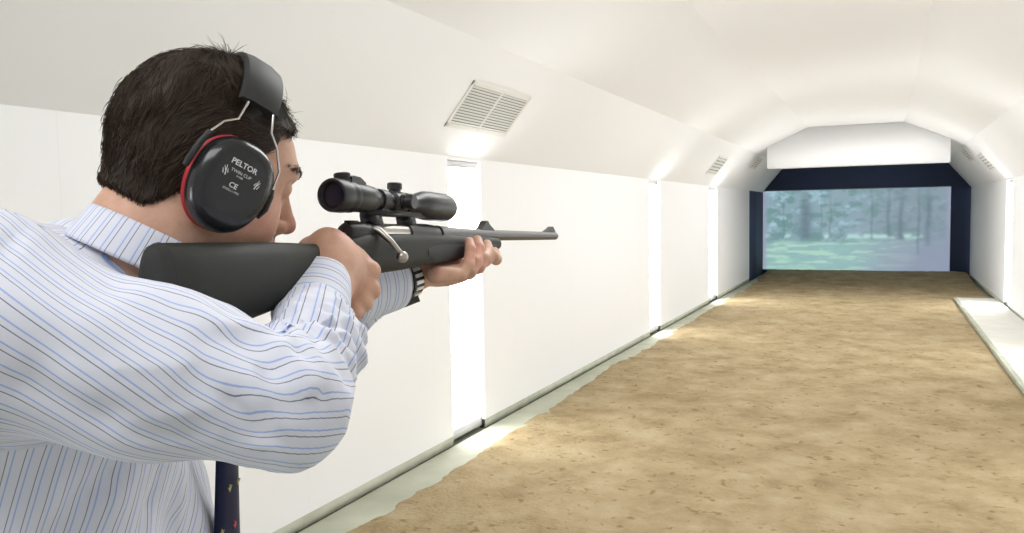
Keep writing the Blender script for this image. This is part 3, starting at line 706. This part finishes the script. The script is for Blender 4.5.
for pts_, w, amp in [([(150, 268), (200, 318), (254, 361)], .011, .0035), ([(172, 292), (215, 322), (262, 335)], .009, .0045), ([(248, 326), (280, 350), (309, 385)], .008, .0055),
                     ([(236, 345), (268, 374), (296, 412)], .009, -.0045), ([(268, 322), (300, 352), (326, 400)], .006, -.0050), ([(277, 312), (318, 335), (351, 360)], .007, .0055),
                     ([(290, 318), (325, 352), (345, 380)], .006, -.0045), ([(296, 306), (330, 316), (360, 334)], .006, .0050), ([(300, 312), (330, 326), (358, 345)], .005, -.0040),
                     ([(219, 364), (250, 388), (283, 418)], .012, .0040), ([(200, 372), (232, 400), (262, 436)], .010, -.0030), ([(1, 262), (10, 243), (28, 226)], .006, -.0030),
                     ([(30, 384), (105, 418), (186, 440)], .013, -.0050), ([(60, 250), (110, 285), (150, 335)], .013, -.0035), ([(20, 300), (90, 330), (170, 372)], .016, .0035),
                     ([(104, 474), (80, 500), (55, 532)], .010, -.0070), ([(60, 470), (48, 500), (30, 532)], .012, .0060), ([(158, 474), (150, 500), (141, 532)], .009, -.0070), ([(130, 474), (116, 500), (104, 532)], .012, .0060), ([(182, 474), (178, 500), (176, 532)], .010, .0060)]:
    q_ = [on_cloth(*p) for p in pts_]; _f += [(q_[0], q_[1], w, amp), (q_[1], q_[2], w, amp)]
FOLDS = _f
def clipped(Q):
    d = shirt_sdf(Q)
    # open the neck (room for the neck), the wrists and the hem
    d = np.maximum(d, -(capsule(Q, P(317, 308, .846), P(324, 270, .91), .032, .032)))
    d = np.maximum(d, (HIP[1] - .02) - Q[:, 1])
    return d
V, F = mesh_sdf(clipped, *bounds([CH, CH + [0, -.45, 0], LE, EL, SH, LS_, P(385, 285, 1.145), CH + BR * .2 + BF * .2], .12), .0040, 1)
# stripe coordinate, measured round the cloth
def frame_angle(Q, a, b_, ref):
    ax_ = (b_ - a) / np.linalg.norm(b_ - a); e1 = ref - (ref @ ax_) * ax_; e1 /= np.linalg.norm(e1); e2 = np.cross(ax_, e1); q = Q - a
    return np.arctan2(q @ e2, q @ e1)
up, lo = sleeveR(V)
PITCH = .0168
def curve_angle(Q, pts, rnd, nrm, n_):
    """stripe number round a limb, measured about its rounded centre line so the stripes follow the bend"""
    L = [np.asarray(p, float) for p in pts]; cp = [L[0]]
    for k in range(1, len(L) - 1):
        a, b_, c_ = L[k - 1], L[k], L[k + 1]; a2 = b_ + (a - b_) / np.linalg.norm(a - b_) * rnd; c2 = b_ + (c_ - b_) / np.linalg.norm(c_ - b_) * rnd
        cp += [a2 * (1 - t) ** 2 + 2 * b_ * t * (1 - t) + c2 * t * t for t in np.linspace(0, 1, 40)]
    cp.append(L[-1]); cp = np.array(cp); best = np.full(len(Q), 1e9); off_ = np.zeros_like(Q); tan = np.zeros_like(Q)
    tg = np.gradient(cp, axis=0); tg /= np.linalg.norm(tg, axis=1)[:, None]
    for k in range(len(cp) - 1):
        ba = cp[k + 1] - cp[k]; t = np.clip(((Q - cp[k]) @ ba) / (ba @ ba), 0, 1); o_ = Q - cp[k] - t[:, None] * ba; dd = (o_ * o_).sum(1); m = dd < best
        best[m] = dd[m]; off_[m] = o_[m]; tan[m] = (tg[k] * (1 - t[m])[:, None] + tg[k + 1] * t[m][:, None])
    ein = np.cross(tan, nrm); ein /= np.linalg.norm(ein, axis=1)[:, None]; eo = np.cross(ein, tan)
    return np.arctan2((off_ * ein).sum(1), (off_ * eo).sum(1)) * (np.sqrt(best) * .5 + .5 * np.minimum(np.sqrt(best), .07)) / n_
nr = np.cross(EL - SH, WR - EL); nr /= np.linalg.norm(nr); nr = nr if nr[2] < 0 else -nr
s_arm = curve_angle(V, [P(-160, 20, .62), P(60, 240, .60), P(298, 418, .645), WR + (WR - EL) * .4], .09, nr, PITCH)
s_L = (V - LE) @ ((LW - LE) / np.linalg.norm(LW - LE)) / PITCH * .8
q = (V - CH) @ BM
ta = np.arctan2(q[:, 2] / .15, q[:, 0] / .21); s_T = ta / (2 * math.pi) * round(2 * math.pi * .19 / .0165) - q[:, 1] * 22
tt, ll = torso_sdf(V, .006), sleeveL(V)
use_up = (up <= lo)
st_ = s_arm
low = (tt < np.minimum(up, lo) - .004) & (q[:, 1] < .02)
st_ = np.where(low, s_T, st_)
isL = (ll < np.minimum(np.minimum(up, lo), tt)) ; st_ = np.where(isL, s_L, st_)
M_shirt = mat('striped_shirt_cotton', (.8, .82, .88), .8, spec=.25)
n, l, b = nodes(M_shirt); b.inputs['Sheen Weight'].default_value = .2
def stripes(m, src_builder, base=(.72, .735, .83)):
    n, l, b = nodes(m); src = src_builder(n, l)
    fr = n.new('ShaderNodeMath'); fr.operation = 'FRACT'; l.new(src, fr.inputs[0])
    def band(cen, w):
        s_ = n.new('ShaderNodeMath'); s_.operation = 'SUBTRACT'; l.new(fr.outputs[0], s_.inputs[0]); s_.inputs[1].default_value = cen
        a_ = n.new('ShaderNodeMath'); a_.operation = 'ABSOLUTE'; l.new(s_.outputs[0], a_.inputs[0])
        r_ = n.new('ShaderNodeMapRange'); r_.inputs['From Min'].default_value = w * 1.35; r_.inputs['From Max'].default_value = w * .6; l.new(a_.outputs[0], r_.inputs[0]); return r_.outputs[0]
    m1 = n.new('ShaderNodeMix'); m1.data_type = 'RGBA'; m1.inputs['A'].default_value = (*base, 1); m1.inputs['B'].default_value = (.16, .18, .26, 1); l.new(band(.28, .030), m1.inputs['Factor'])
    m2 = n.new('ShaderNodeMix'); m2.data_type = 'RGBA'; l.new(m1.outputs['Result'], m2.inputs['A']); m2.inputs['B'].default_value = (.34, .46, .78, 1); l.new(band(.62, .046), m2.inputs['Factor'])
    l.new(m2.outputs['Result'], b.inputs['Base Color'])
def attr_src(n, l):
    a = n.new('ShaderNodeAttribute'); a.attribute_name = 'stripe'; return a.outputs['Fac']
stripes(M_shirt, attr_src)
add_bump(M_shirt, 1400, .15, 2, .0005)
def set_stripe(o, s):
    at = o.data.attributes.new('stripe', 'FLOAT', 'POINT'); at.data.foreach_set('value', np.asarray(s, 'f'))
shirt = link_c('shirt', V, F, M_shirt, person, label='white shirt with thin navy and light blue stripes')
set_stripe(shirt, st_)

def tube_sheet(c0, c1, axis_pts, thick, m, name, parent, seg=64, rows=10, flare=0, gap=None, stripe_n=18, wob=0, across=0):
    """cuff / collar: a thick band of cloth round an axis"""
    a, b_ = [np.asarray(v, float) for v in axis_pts]; ax_ = (b_ - a) / np.linalg.norm(b_ - a); L_ = np.linalg.norm(b_ - a)
    e1 = np.cross(ax_, [0.2, .1, 1.0]); e1 /= np.linalg.norm(e1); e2 = np.cross(ax_, e1)
    V, S_ = [], []
    prof = [(i / rows, 0) for i in range(rows + 1)] + [(1 - i / rows, 1) for i in range(rows + 1)]
    for s_, inn in prof:
        for i in range(seg):
            an = 2 * math.pi * i / seg; r_ = c0 * (1 - s_) + c1 * s_ - inn * thick + wob * math.sin(an * 3 + 1) 
            if s_ in (0, 1): r_ -= thick * .25 * (1 if not inn else -1)
            V.append(a + ax_ * L_ * s_ + r_ * (math.cos(an) * e1 + math.sin(an) * e2)); S_.append(s_ * across / PITCH * .9 if across else i / seg * stripe_n)
    R_ = len(prof); F = [(j * seg + i, j * seg + (i + 1) % seg, ((j + 1) % R_) * seg + (i + 1) % seg, ((j + 1) % R_) * seg + i) for j in range(R_) for i in range(seg)]
    V = np.array(V); o = link_c(name, V, F, m, parent); set_stripe(o, S_); return o
tube_sheet(.0405, .0360, (P(311, 319, .826), P(319, 282, .877)), .0022, M_shirt, 'cuff', shirt, stripe_n=16, wob=.0008, across=.066)
tube_sheet(.0445, .0405, (P(344, 294, 1.075), P(393, 281, 1.153)), .0022, M_shirt, 'cuff', shirt, stripe_n=16, wob=.0016, across=.10, flare=.003)
tube_sheet(.0800, .0725, (NB + NA * -.010 + [.0, -.004, 0], NB + NA * .026 + [.0, -.002, 0]), .003, M_shirt, 'collar', shirt, stripe_n=34)
# tie
M_tie = mat('navy_tie_silk', (.009, .012, .045), .6, spec=.15)
M_tr = mat('tie_red_motif', (.45, .07, .08), .6); M_ty = mat('tie_olive_motif', (.42, .38, .14), .6)
def chest_front(y, side=0):
    """point on the shirt front at height y, marching along BF"""
    p0 = np.array([CH[0], y, CH[2]]) + BR * side; ts = np.linspace(.05, .32, 90); d = shirt_sdf(p0 + ts[:, None] * BF); i = np.argmax(d > 0); return p0 + BF * ts[i]
tv, tf = [], []
ys_ = np.linspace(NB[1] - .03, HIP[1] + .16, 26)
tc0 = P(229, 500, .865); TW = BR * .88 - BF * .36; TW /= np.linalg.norm(TW); TN = BF * .88 + BR * .36; TN /= np.linalg.norm(TN)
for i, y in enumerate(ys_):
    w = .014 + (.036 - .014) * min(1, i / 16); k_ = float(sm(ys_[0], -.13, np.array(y)))
    top_ = chest_front(ys_[0]) + BF * .012; cpt = top_ * (1 - k_) + tc0 * k_; cpt[1] = y
    for s_, o_ in ((-1, 0), (-.5, .003), (0, .004), (.5, .003), (1, 0), (1, -.004), (0, -.005), (-1, -.004)): tv.append(cpt + TW * s_ * w + TN * o_)
for j in range(25):
    for i in range(8): tf.append((j * 8 + i, j * 8 + (i + 1) % 8, (j + 1) * 8 + (i + 1) % 8, (j + 1) * 8 + i))
tie = link_c('tie', np.array(tv), tf, M_tie, person, label='navy tie with small red and olive bird motifs')
tv = np.array(tv).reshape(26, 8, 3)
for j in range(4, 24, 2):
    for s_ in ((-.75, .35) if (j // 2) % 2 else (-.15, .85)):
        k_ = (j // 2 + int((s_ + 1) * 3)) % 2; y = ys_[j] + (.012 if k_ else 0); w = .014 + .022 * min(1, j / 16)
        cpt = tv[j, 2] + TW * s_ * w * .92 + TN * (.0012 - .004 * s_ * s_) ; r_ = .0042
        bm = bmesh.new(); pts = [(-1.2, .5), (-.3, .1), (.1, 1.0), (.4, .1), (1.2, .4), (.5, -.5), (.2, -1), (-.2, -.4)]
        fr_ = [bm.verts.new(W(cpt + TW * x * r_ + np.array([0, z * r_, 0]) + TN * .0006)) for x, z in pts]; bk = [bm.verts.new(W(cpt + TW * x * r_ + np.array([0, z * r_, 0]) - TN * .0008)) for x, z in pts]
        bm.faces.new(fr_); bm.faces.new(bk[::-1])
        for i in range(8): bm.faces.new((fr_[i], fr_[(i + 1) % 8], bk[(i + 1) % 8], bk[i]))
        link('bird_motif', bm_mesh(bm), (M_tr, M_ty)[k_], tie, False)
# trousers, belt, shoes (below the frame)
M_trou = mat('dark_grey_trousers', (.05, .05, .06), .85)
def trou(Q):
    d = legs(Q, .012) + (vnoise3(Q * 12, 4) - .5) * .008; return np.maximum(d, Q[:, 1] - (HIP[1] + .06))
V, F = mesh_sdf(trou, *bounds([HIP, HIP + [0, -.9, 0], HIP + BF * .25, HIP - BF * .12, HIP + BR * .2, HIP - BR * .2], .1), .010, 1)
link_c('trousers', V, F, M_trou, person)
M_shoe = mat('black_leather_shoe', (.02, .018, .016), .3)
for s, f_ in ((1, -.10), (-1, .20)):
    ft = HIP + BR * .13 * s + BF * f_; ft = ft + upc * (ZF + .05 - (O[2] + ft @ upc))
    fn = lambda Q: np.maximum(smin(capsule(Q, ft - BF * .04, ft + BF * .15 - upc * .012, .042, .038), capsule(Q, ft, ft + upc * .05, .042, .042), .02), (ZF + .003 - O[2]) - Q @ upc)
    V, F = mesh_sdf(fn, *bounds([ft, ft + BF * .16, ft - BF * .05], .09), .006, 1); link_c('shoe', V, F, M_shoe, person)

# ---------------------------------------------------------------- hair
BT = math.radians(-9)                                # head band leans forward
M_hair = mat('dark_brown_hair', (.030, .019, .013), .5, spec=.22)
n, l, b = nodes(M_hair); a = n.new('ShaderNodeAttribute'); a.attribute_name = 'tint'; l.new(a.outputs['Color'], b.inputs['Base Color'])
def hairline(X):
    """>0 where hair grows (head-local)"""
    x, y, z = np.abs(X[:, 0]), X[:, 1], X[:, 2]
    top = z - (.064 + .9 * (y - .06)) + .10 * x                      # forehead line
    side = np.where(z < .07, (.040 - y) + .22 * z, 1)
    side = np.minimum(side, np.where(z < .03, (.030 - y) * 1.0, 1))
    nape = z + .054 - .30 * np.clip(-.05 - y, 0, .1)
    return np.minimum(np.minimum(top + .0, side), nape)
def hair_sdf(Q):
    X = toH(Q); base_d = smin(head_sdf(Q), np.maximum(neck_sdf(Q), (-.105 - X[:, 2]) * HS), .02)
    zone = np.exp(-((X[:, 1] * math.cos(BT) + X[:, 2] * math.sin(BT)) / .027) ** 4) * sm(.05, .08, X[:, 2])
    th = .004 + .007 * sm(.03, .11, X[:, 2]) * sm(.07, .0, X[:, 1]) + .004 * sm(-.02, -.10, X[:, 1])
    th = th * (1 - .75 * zone); d = base_d - th - (vnoise3(X * [55, 30, 30], 3) - .5) * .005
    return smax(d, -hairline(X) * .9 + .0, .006)
V, F = mesh_sdf(hair_sdf, *bounds([hl(0, 0, .03)], .15), .0032, 1)
N_ = normals(V, F)
rng = np.random.default_rng(5)
X = toH(V)
out = np.minimum(head_sdf(V), neck_sdf(V)) > .0012
cand = np.where(out)[0]; Xc = toH(V[cand]); zc = np.exp(-((Xc[:, 1] * math.cos(BT) + Xc[:, 2] * math.sin(BT)) / .025) ** 6) * (Xc[:, 2] > .07); ids = rng.choice(cand[zc < .5], 30000)
sp_ = V[ids] + rng.normal(0, .0015, (len(ids), 3)); Xn = (N_[ids]) @ HM; Xp = toH(sp_)
# combing: back and down at the sides and rear, forward at the fringe
flow = np.stack([np.sign(Xp[:, 0]) * .15 * np.ones(len(ids)), -.75 + 0 * Xp[:, 1], -.55 + 0 * Xp[:, 1]], 1)
bk_ = sm(.02, -.07, Xp[:, 1])[:, None]; flow = flow * (1 - bk_) + np.array([.0, -.15, -1.0]) * bk_
tp = (sm(.07, .12, Xp[:, 2]) * sm(-.06, .0, Xp[:, 1]))[:, None]; flow = flow * (1 - tp) + np.stack([.45 + 0 * Xp[:, 0], .25 + 0 * Xp[:, 0], .35 + 0 * Xp[:, 0]], 1) * tp
Ln_f = 1 + .10 * sm(.03, .08, Xp[:, 1]); fg = (sm(.045, .085, Xp[:, 1]) * sm(.03, .06, Xp[:, 2]))[:, None]; flow = flow * (1 - fg) + np.array([.15, .7, .05]) * fg
cl = np.stack([vnoise3(Xp * 45, 11) - .5, vnoise3(Xp * 45, 12) - .5, vnoise3(Xp * 45, 13) - .5], 1)
flow = flow + cl * 1.1 + rng.normal(0, .14, flow.shape)
flow = flow - (flow * Xn).sum(1)[:, None] * Xn * .85; flow /= np.linalg.norm(flow, axis=1)[:, None]
Ln = rng.uniform(.012, .026, len(ids)) * (1 + .5 * tp[:, 0]); 
hl_v = hairline(Xp); Ln *= Ln_f; Ln *= np.clip(.35 + hl_v / .04, .35, 1)
lift = rng.uniform(.0, .14, len(ids)) + .08 * tp[:, 0]
pts = []; cur = Xp - Xn * .002; dirn = flow + Xn * lift[:, None]
bendv = rng.normal(0, .25, flow.shape) + cl * .6
for j in range(5):
    pts.append(cur); dd = dirn + bendv * (j / 4) - Xn * (.22 * j) * (1 - .3 * tp); dd /= np.linalg.norm(dd, axis=1)[:, None]; cur = cur + dd * (Ln / 4)[:, None]
pts = np.stack(pts, 1); rad = np.array([.00036, .00038, .00032, .00024, .00006])
side_ = np.cross(flow, Xn); side_ /= np.maximum(np.linalg.norm(side_, axis=1), 1e-9)[:, None]
ring = [side_, -side_ * .5 + Xn * .85, -side_ * .5 - Xn * .85]
hv = np.stack([pts + r_[:, None, :] * rad[None, :, None] for r_ in ring], 2)     # strand, row, 3
ns = len(ids); base = (np.arange(ns) * 15)[:, None, None]; r0 = (np.arange(4) * 3)[None, :, None]; k0 = np.arange(3)[None, None, :]; k1 = (k0 + 1) % 3
hf = np.stack(np.broadcast_arrays(base + r0 + k0, base + r0 + k1, base + r0 + 3 + k1, base + r0 + 3 + k0), -1).reshape(-1, 4)
HV = H2(hv.reshape(-1, 3)); nV = len(V)
hair = link_c('hair', np.concatenate([V, HV]), np.concatenate([F, hf + nV]), M_hair, person, label='short tousled dark brown hair')
tone = np.repeat(rng.uniform(.6, 1.9, ns), 15); ctone = np.concatenate([np.ones(nV) * .55, tone])
color_attr(hair.data, np.array([.042, .027, .018])[None] * ctone[:, None])
def brow_strands(name, centers, dirs, lens, parent, m):
    vv, ff = [], []
    for c_, d_, L_ in zip(centers, dirs, lens):
        d_ = d_ / np.linalg.norm(d_); s_ = np.cross(d_, [0, 1, .1]); s_ /= np.linalg.norm(s_); u_ = np.cross(s_, d_); b0 = len(vv)
        for k, r_ in ((0, .0005), (.6, .0004), (1, .0001)):
            for a_ in (0, 2.09, 4.19): vv.append(c_ + d_ * L_ * k + r_ * (math.cos(a_) * s_ + math.sin(a_) * u_))
        for j in (0, 3):
            for i in range(3): ff.append((b0 + j + i, b0 + j + (i + 1) % 3, b0 + j + 3 + (i + 1) % 3, b0 + j + 3 + i))
    o = link_c(name, H2(np.array(vv)), ff, m, parent); color_attr(o.data, np.ones((len(vv), 3)) * np.array([.03, .02, .014])); return o
def project_face(x, z):
    ts = np.linspace(.14, .03, 120); q = H2(np.stack([np.full(120, x), ts, np.full(120, z)], 1)); d = head_sdf(q); i = np.argmax(d < 0); return np.array([x, ts[i], z])
for s in (-1, 1):
    cs, ds, ls = [], [], []
    for i in range(230):
        t = rng.uniform(0, 1); x = .010 + .044 * t; z = .030 + .007 * math.sin(t * 2.4) + rng.normal(0, .0022)
        cs.append(project_face(s * x, z)); ds.append(np.array([s * .9, -.12 - .5 * t, .22 - .5 * t]) + rng.normal(0, .10, 3)); ls.append(rng.uniform(.005, .008))
    brow_strands('eyebrow', cs, ds, ls, person, M_hair)

# ---------------------------------------------------------------- ear defenders (worn, a thing of their own)
M_cup = mat('black_glossy_ear_cup', (.016, .016, .018), .2, spec=.5); M_red = mat('red_cup_rim', (.45, .02, .03), .4); M_cush = mat('black_vinyl_cushion', (.02, .02, .02), .6)
M_wire = mat('steel_wire', (.6, .58, .55), .25, 1.0); M_hb = mat('black_headband_padding', (.022, .022, .024), .55); M_txt = mat('grey_lettering', (.62, .62, .62), .5)
ear = thing('ear_defenders', W(hl(0, 0, .06)), 'black ear defenders with red rims and a wire headband on the man\'s head', 'ear defenders')
EC = np.array([.086, .000, -.006])
CT = math.radians(-9)                               # cups lean forward with the band
cy, cz = np.array([0, math.cos(CT), math.sin(CT)]), np.array([0, -math.sin(CT), math.cos(CT)])
def ering(x, ry, rz, s, seg=56, ex=2.3, egg=.0):
    o = []
    for i in range(seg):
        an = 2 * math.pi * i / seg; c_, s_ = math.cos(an), math.sin(an)
        u_ = ry * math.copysign(abs(c_) ** (2 / ex), c_) * (1 + egg * s_); v_ = rz * math.copysign(abs(s_) ** (2 / ex), s_)
        q_ = EC + cy * u_ + cz * v_; o.append([s * (x + 0), q_[1], q_[2]])
    return o
def cupmesh(name, rings, m, s, parent):
    seg = 56; V = []; [V.extend(ering(x, a_, c_, s, egg=.08)) for x, a_, c_ in rings]
    F = [(j * seg + i, j * seg + (i + 1) % seg, (j + 1) * seg + (i + 1) % seg, (j + 1) * seg + i) for j in range(len(rings) - 1) for i in range(seg)]
    bm = bmesh.new(); vs_ = [bm.verts.new(W(p)) for p in H2(np.array(V))]
    for f_ in F: bm.faces.new([vs_[i] for i in f_])
    bm.faces.new(vs_[:seg]); bm.faces.new(vs_[-seg:])
    return link(name, bm_mesh(bm, sharp=45), m, parent)
dome = [(.0900, .0385, .0475), (.0935, .0405, .0495), (.100, .0410, .0500), (.107, .0400, .0488), (.113, .0375, .0460), (.1175, .0335, .0415), (.1205, .027, .034), (.122, .018, .023), (.1225, .008, .010)]
for s in (1, -1):
    cushion = cupmesh('cushion', [(.068, .030, .038), (.070, .034, .042), (.078, .036, .044), (.082, .034, .042)], M_cush, s, ear)
    cupmesh('red_rim', [(.0815, .037, .0455), (.0825, .0405, .0495), (.0885, .0415, .0508), (.0905, .0395, .0485)], M_red, s, ear)
    cup = cupmesh('cup', dome, M_cup, s, ear)
    if s == 1: right_cup = cup
def hw_tube(name, pts, rad, m, parent, seg=8, sub=4):
    pts = [np.array(p, float) for p in pts]; V, F = [], []
    for j, p in enumerate(pts):
        tn = pts[min(j + 1, len(pts) - 1)] - pts[max(j - 1, 0)]; tn /= np.linalg.norm(tn); e1 = np.cross(tn, [.3, 1, .2]); e1 /= np.linalg.norm(e1); e2 = np.cross(tn, e1)
        V += [p + rad * (math.cos(2 * math.pi * i / seg) * e1 + math.sin(2 * math.pi * i / seg) * e2) for i in range(seg)]
    for j in range(len(pts) - 1):
        for i in range(seg): F.append((j * seg + i, j * seg + (i + 1) % seg, (j + 1) * seg + (i + 1) % seg, (j + 1) * seg + i))
    bm = bmesh.new(); vs_ = [bm.verts.new(W(p)) for p in H2(np.array(V))]
    for f_ in F: bm.faces.new([vs_[i] for i in f_])
    bm.faces.new(vs_[:seg]); bm.faces.new(vs_[-seg:])
    return link(name, bm_mesh(bm, sharp=60), m, parent)
BT = math.radians(-9)                               # band plane tilted forward
def bp_(x, w, v):
    """band frame: x right, w along head front-back inside the band's width, v up the band"""
    return np.array([x, w * math.cos(BT) - v * math.sin(BT) * 1.0, w * math.sin(BT) * 1.0 + v * math.cos(BT)])
for s in (1, -1):
    hw_tube('wire', [bp_(s * .104, -.045, .006), bp_(s * .103, -.043, .030), bp_(s * .099, -.032, .050), bp_(s * .094, -.019, .060), bp_(s * .086, -.015, .082)], .0013, M_wire, ear)
    hw_tube('wire', [bp_(s * .104, .043, .004), bp_(s * .103, .041, .030), bp_(s * .098, .029, .052), bp_(s * .094, .018, .064), bp_(s * .086, .014, .083)], .0013, M_wire, ear)
    hw_tube('pivot_arm', [bp_(s * .098, -.046, -.006), bp_(s * .104, -.047, .004), bp_(s * .1045, -.045, .020), bp_(s * .103, -.0405, .034)], .0034, M_cush, ear)
    hw_tube('pivot_arm', [bp_(s * .098, .043, -.022), bp_(s * .104, .045, -.012), bp_(s * .1045, .044, .002), bp_(s * .103, .042, .010)], .0030, M_cush, ear)
# padded band over the crown
V, F = [], []; nb_ = 40; prof_ = [(-.023, -.004), (-.021, .003), (-.010, .0055), (.010, .0055), (.021, .003), (.023, -.004), (.012, -.005), (-.012, -.005)]
for j in range(nb_ + 1):
    an = math.pi * (.12 + .76 * j / nb_); cx_, cv = .0845 * math.cos(an), .052 + .086 * math.sin(an); nx_, nv = math.cos(an), math.sin(an)
    for w, h_ in prof_: V.append(bp_(cx_ + nx_ * h_, w, cv + nv * h_))
for j in range(nb_):
    for i in range(8): F.append((j * 8 + i, j * 8 + (i + 1) % 8, (j + 1) * 8 + (i + 1) % 8, (j + 1) * 8 + i))
bm = bmesh.new(); vs_ = [bm.verts.new(W(p)) for p in H2(np.array(V))]
for f_ in F: bm.faces.new([vs_[i] for i in f_])
bm.faces.new(vs_[:8]); bm.faces.new(vs_[-8:]); link('headband_pad', bm_mesh(bm, sharp=50), M_hb, ear)
# lettering and marks on the right cup: flat shapes pressed onto the dome
def dome_x(u_, v_):
    r_ = math.hypot(u_ / .041, v_ / .050); xs = [(math.hypot(0, a_ / .041), x) for x, a_, c_ in dome]
    rr_ = [a_ / .041 for x, a_, c_ in dome]; xx = [x for x, a_, c_ in dome]
    return float(np.interp(r_, rr_[::-1], xx[::-1])) if r_ < 1 else .1
def mark(name, polys, m, parent, ou, ov, sc, rot=0, lift=.0004):
    """polys: list of 2-D outlines; placed at cup coordinates (ou, ov)"""
    bm = bmesh.new(); cr_, sr_ = math.cos(rot), math.sin(rot)
    for poly, faces in polys:
        vs_ = []
        for x, y in poly:
            u_ = ou + sc * (x * cr_ - y * sr_); v_ = ov + sc * (x * sr_ + y * cr_); q_ = EC + cy * u_ + cz * v_
            vs_.append(bm.verts.new(W(H2(np.array([[dome_x(u_, v_) + lift, q_[1], q_[2]]]))[0])))
        for f_ in faces: bm.faces.new([vs_[i] for i in f_])
    return link(name, bm_mesh(bm), m, parent, False)
def text_polys(txt, bold=0.0):
    cu = bpy.data.curves.new('t', 'FONT'); cu.body = txt; cu.align_x = 'CENTER'; cu.size = 1; cu.offset = bold; cu.resolution_u = 3
    o = bpy.data.objects.new('t', cu); COL.objects.link(o); dg = bpy.context.evaluated_depsgraph_get(); me = o.evaluated_get(dg).to_mesh()
    bm = bmesh.new(); bm.from_mesh(me); bmesh.ops.triangulate(bm, faces=bm.faces); bm.verts.index_update()
    r = ([(v.co.x, v.co.y) for v in bm.verts], [[v.index for v in f_.verts] for f_ in bm.faces]); bm.free(); o.evaluated_get(dg).to_mesh_clear(); bpy.data.objects.remove(o); return [r]
def quadp(*pts): return (list(pts), [list(range(len(pts)))])
TR = math.radians(-1)
mark('brand_lettering', text_polys('PELTOR', .02), M_txt, right_cup, -.002, .0205, .0080, TR)
mark('model_lettering', text_polys('TWIN CUP'), M_txt, right_cup, -.002, .0130, .0046, TR)
mark('size_lettering', text_polys('H10B'), M_txt, right_cup, -.002, .0095, .0030, TR)
mark('conformity_mark', text_polys('CE', .015), M_txt, right_cup, -.004, -.0020, .0075, TR)
mark('standard_lettering', text_polys('EN352-1:1993'), M_txt, right_cup, -.004, -.0062, .0030, TR)
for s_ in (-1, 1):
    ps = [quadp((s_ * -.15, 0), (s_ * .1, 0), (s_ * .35, 2.0), (s_ * .25, 2.0)), quadp((s_ * .1, .8), (s_ * .3, .8), (s_ * .75, 1.7), (s_ * .65, 1.7)), quadp((s_ * .35, .2), (s_ * .55, .2), (s_ * .85, 1.1), (s_ * .75, 1.1)), quadp((s_ * -.45, .6), (s_ * -.25, .6), (s_ * -.02, 1.4), (s_ * -.1, 1.4))]
    mark('spike_emblem', ps, M_txt, right_cup, .000 + s_ * .0165, .0065, .0052, TR)

# ---------------------------------------------------------------- wrist watch
wt = thing('wrist_watch', W(P(412, 290, 1.18)), 'black wrist watch with steel studded link strap on his forward wrist', 'watch')
wa, wb = P(398, 281, 1.165), P(426, 271, 1.215); wax = (wb - wa) / np.linalg.norm(wb - wa); wc = P(404, 279, 1.165)
we1 = np.cross(wax, [0, 1, 0]); we1 /= np.linalg.norm(we1); we1 = we1 if we1[2] < 0 else -we1; we2 = np.cross(wax, we1); we2 = we2 if we2[1] > 0 else -we2   # we1 towards viewer, we2 up
M_stud = mat('polished_stud', (.85, .85, .84), .35, .6)
M_wstrap = mat('black_rubber_strap', (.015, .015, .015), .4)
def wring(name, m, a0, a1, hw, r0, r1, parent, n_=20):
    V, F = [], []
    for j in range(n_ + 1):
        an = a0 + (a1 - a0) * j / n_; e_ = math.cos(an) * we1 + math.sin(an) * we2
        for w_, r_ in ((-hw, r0), (-hw, r1), (hw, r1), (hw, r0)): V.append(wc + wax * w_ + e_ * r_)
    for j in range(n_):
        for i in range(4): F.append((j * 4 + i, j * 4 + (i + 1) % 4, (j + 1) * 4 + (i + 1) % 4, (j + 1) * 4 + i))
    F += [(3, 2, 1, 0), (n_ * 4, n_ * 4 + 1, n_ * 4 + 2, n_ * 4 + 3)]
    bm = bmesh.new(); vs_ = [bm.verts.new(W(p)) for p in V]
    for f_ in F: bm.faces.new([vs_[i] for i in f_])
    return link(name, bm_mesh(bm, sharp=40), m, parent)
strap = wring('strap', M_wstrap, 0, 2 * math.pi, .0105, .0280, .0305, wt, 48)
for i in range(20):
    an = 2 * math.pi * i / 20 + .1
    if 3.6 < an < 5.2: continue
    wring('steel_link', M_stud, an, an + .17, .0075, .0303, .0323, strap, 3)
wcs = wring('case', M_wstrap, 3.75, 5.0, .0150, .0285, .0390, wt, 10)
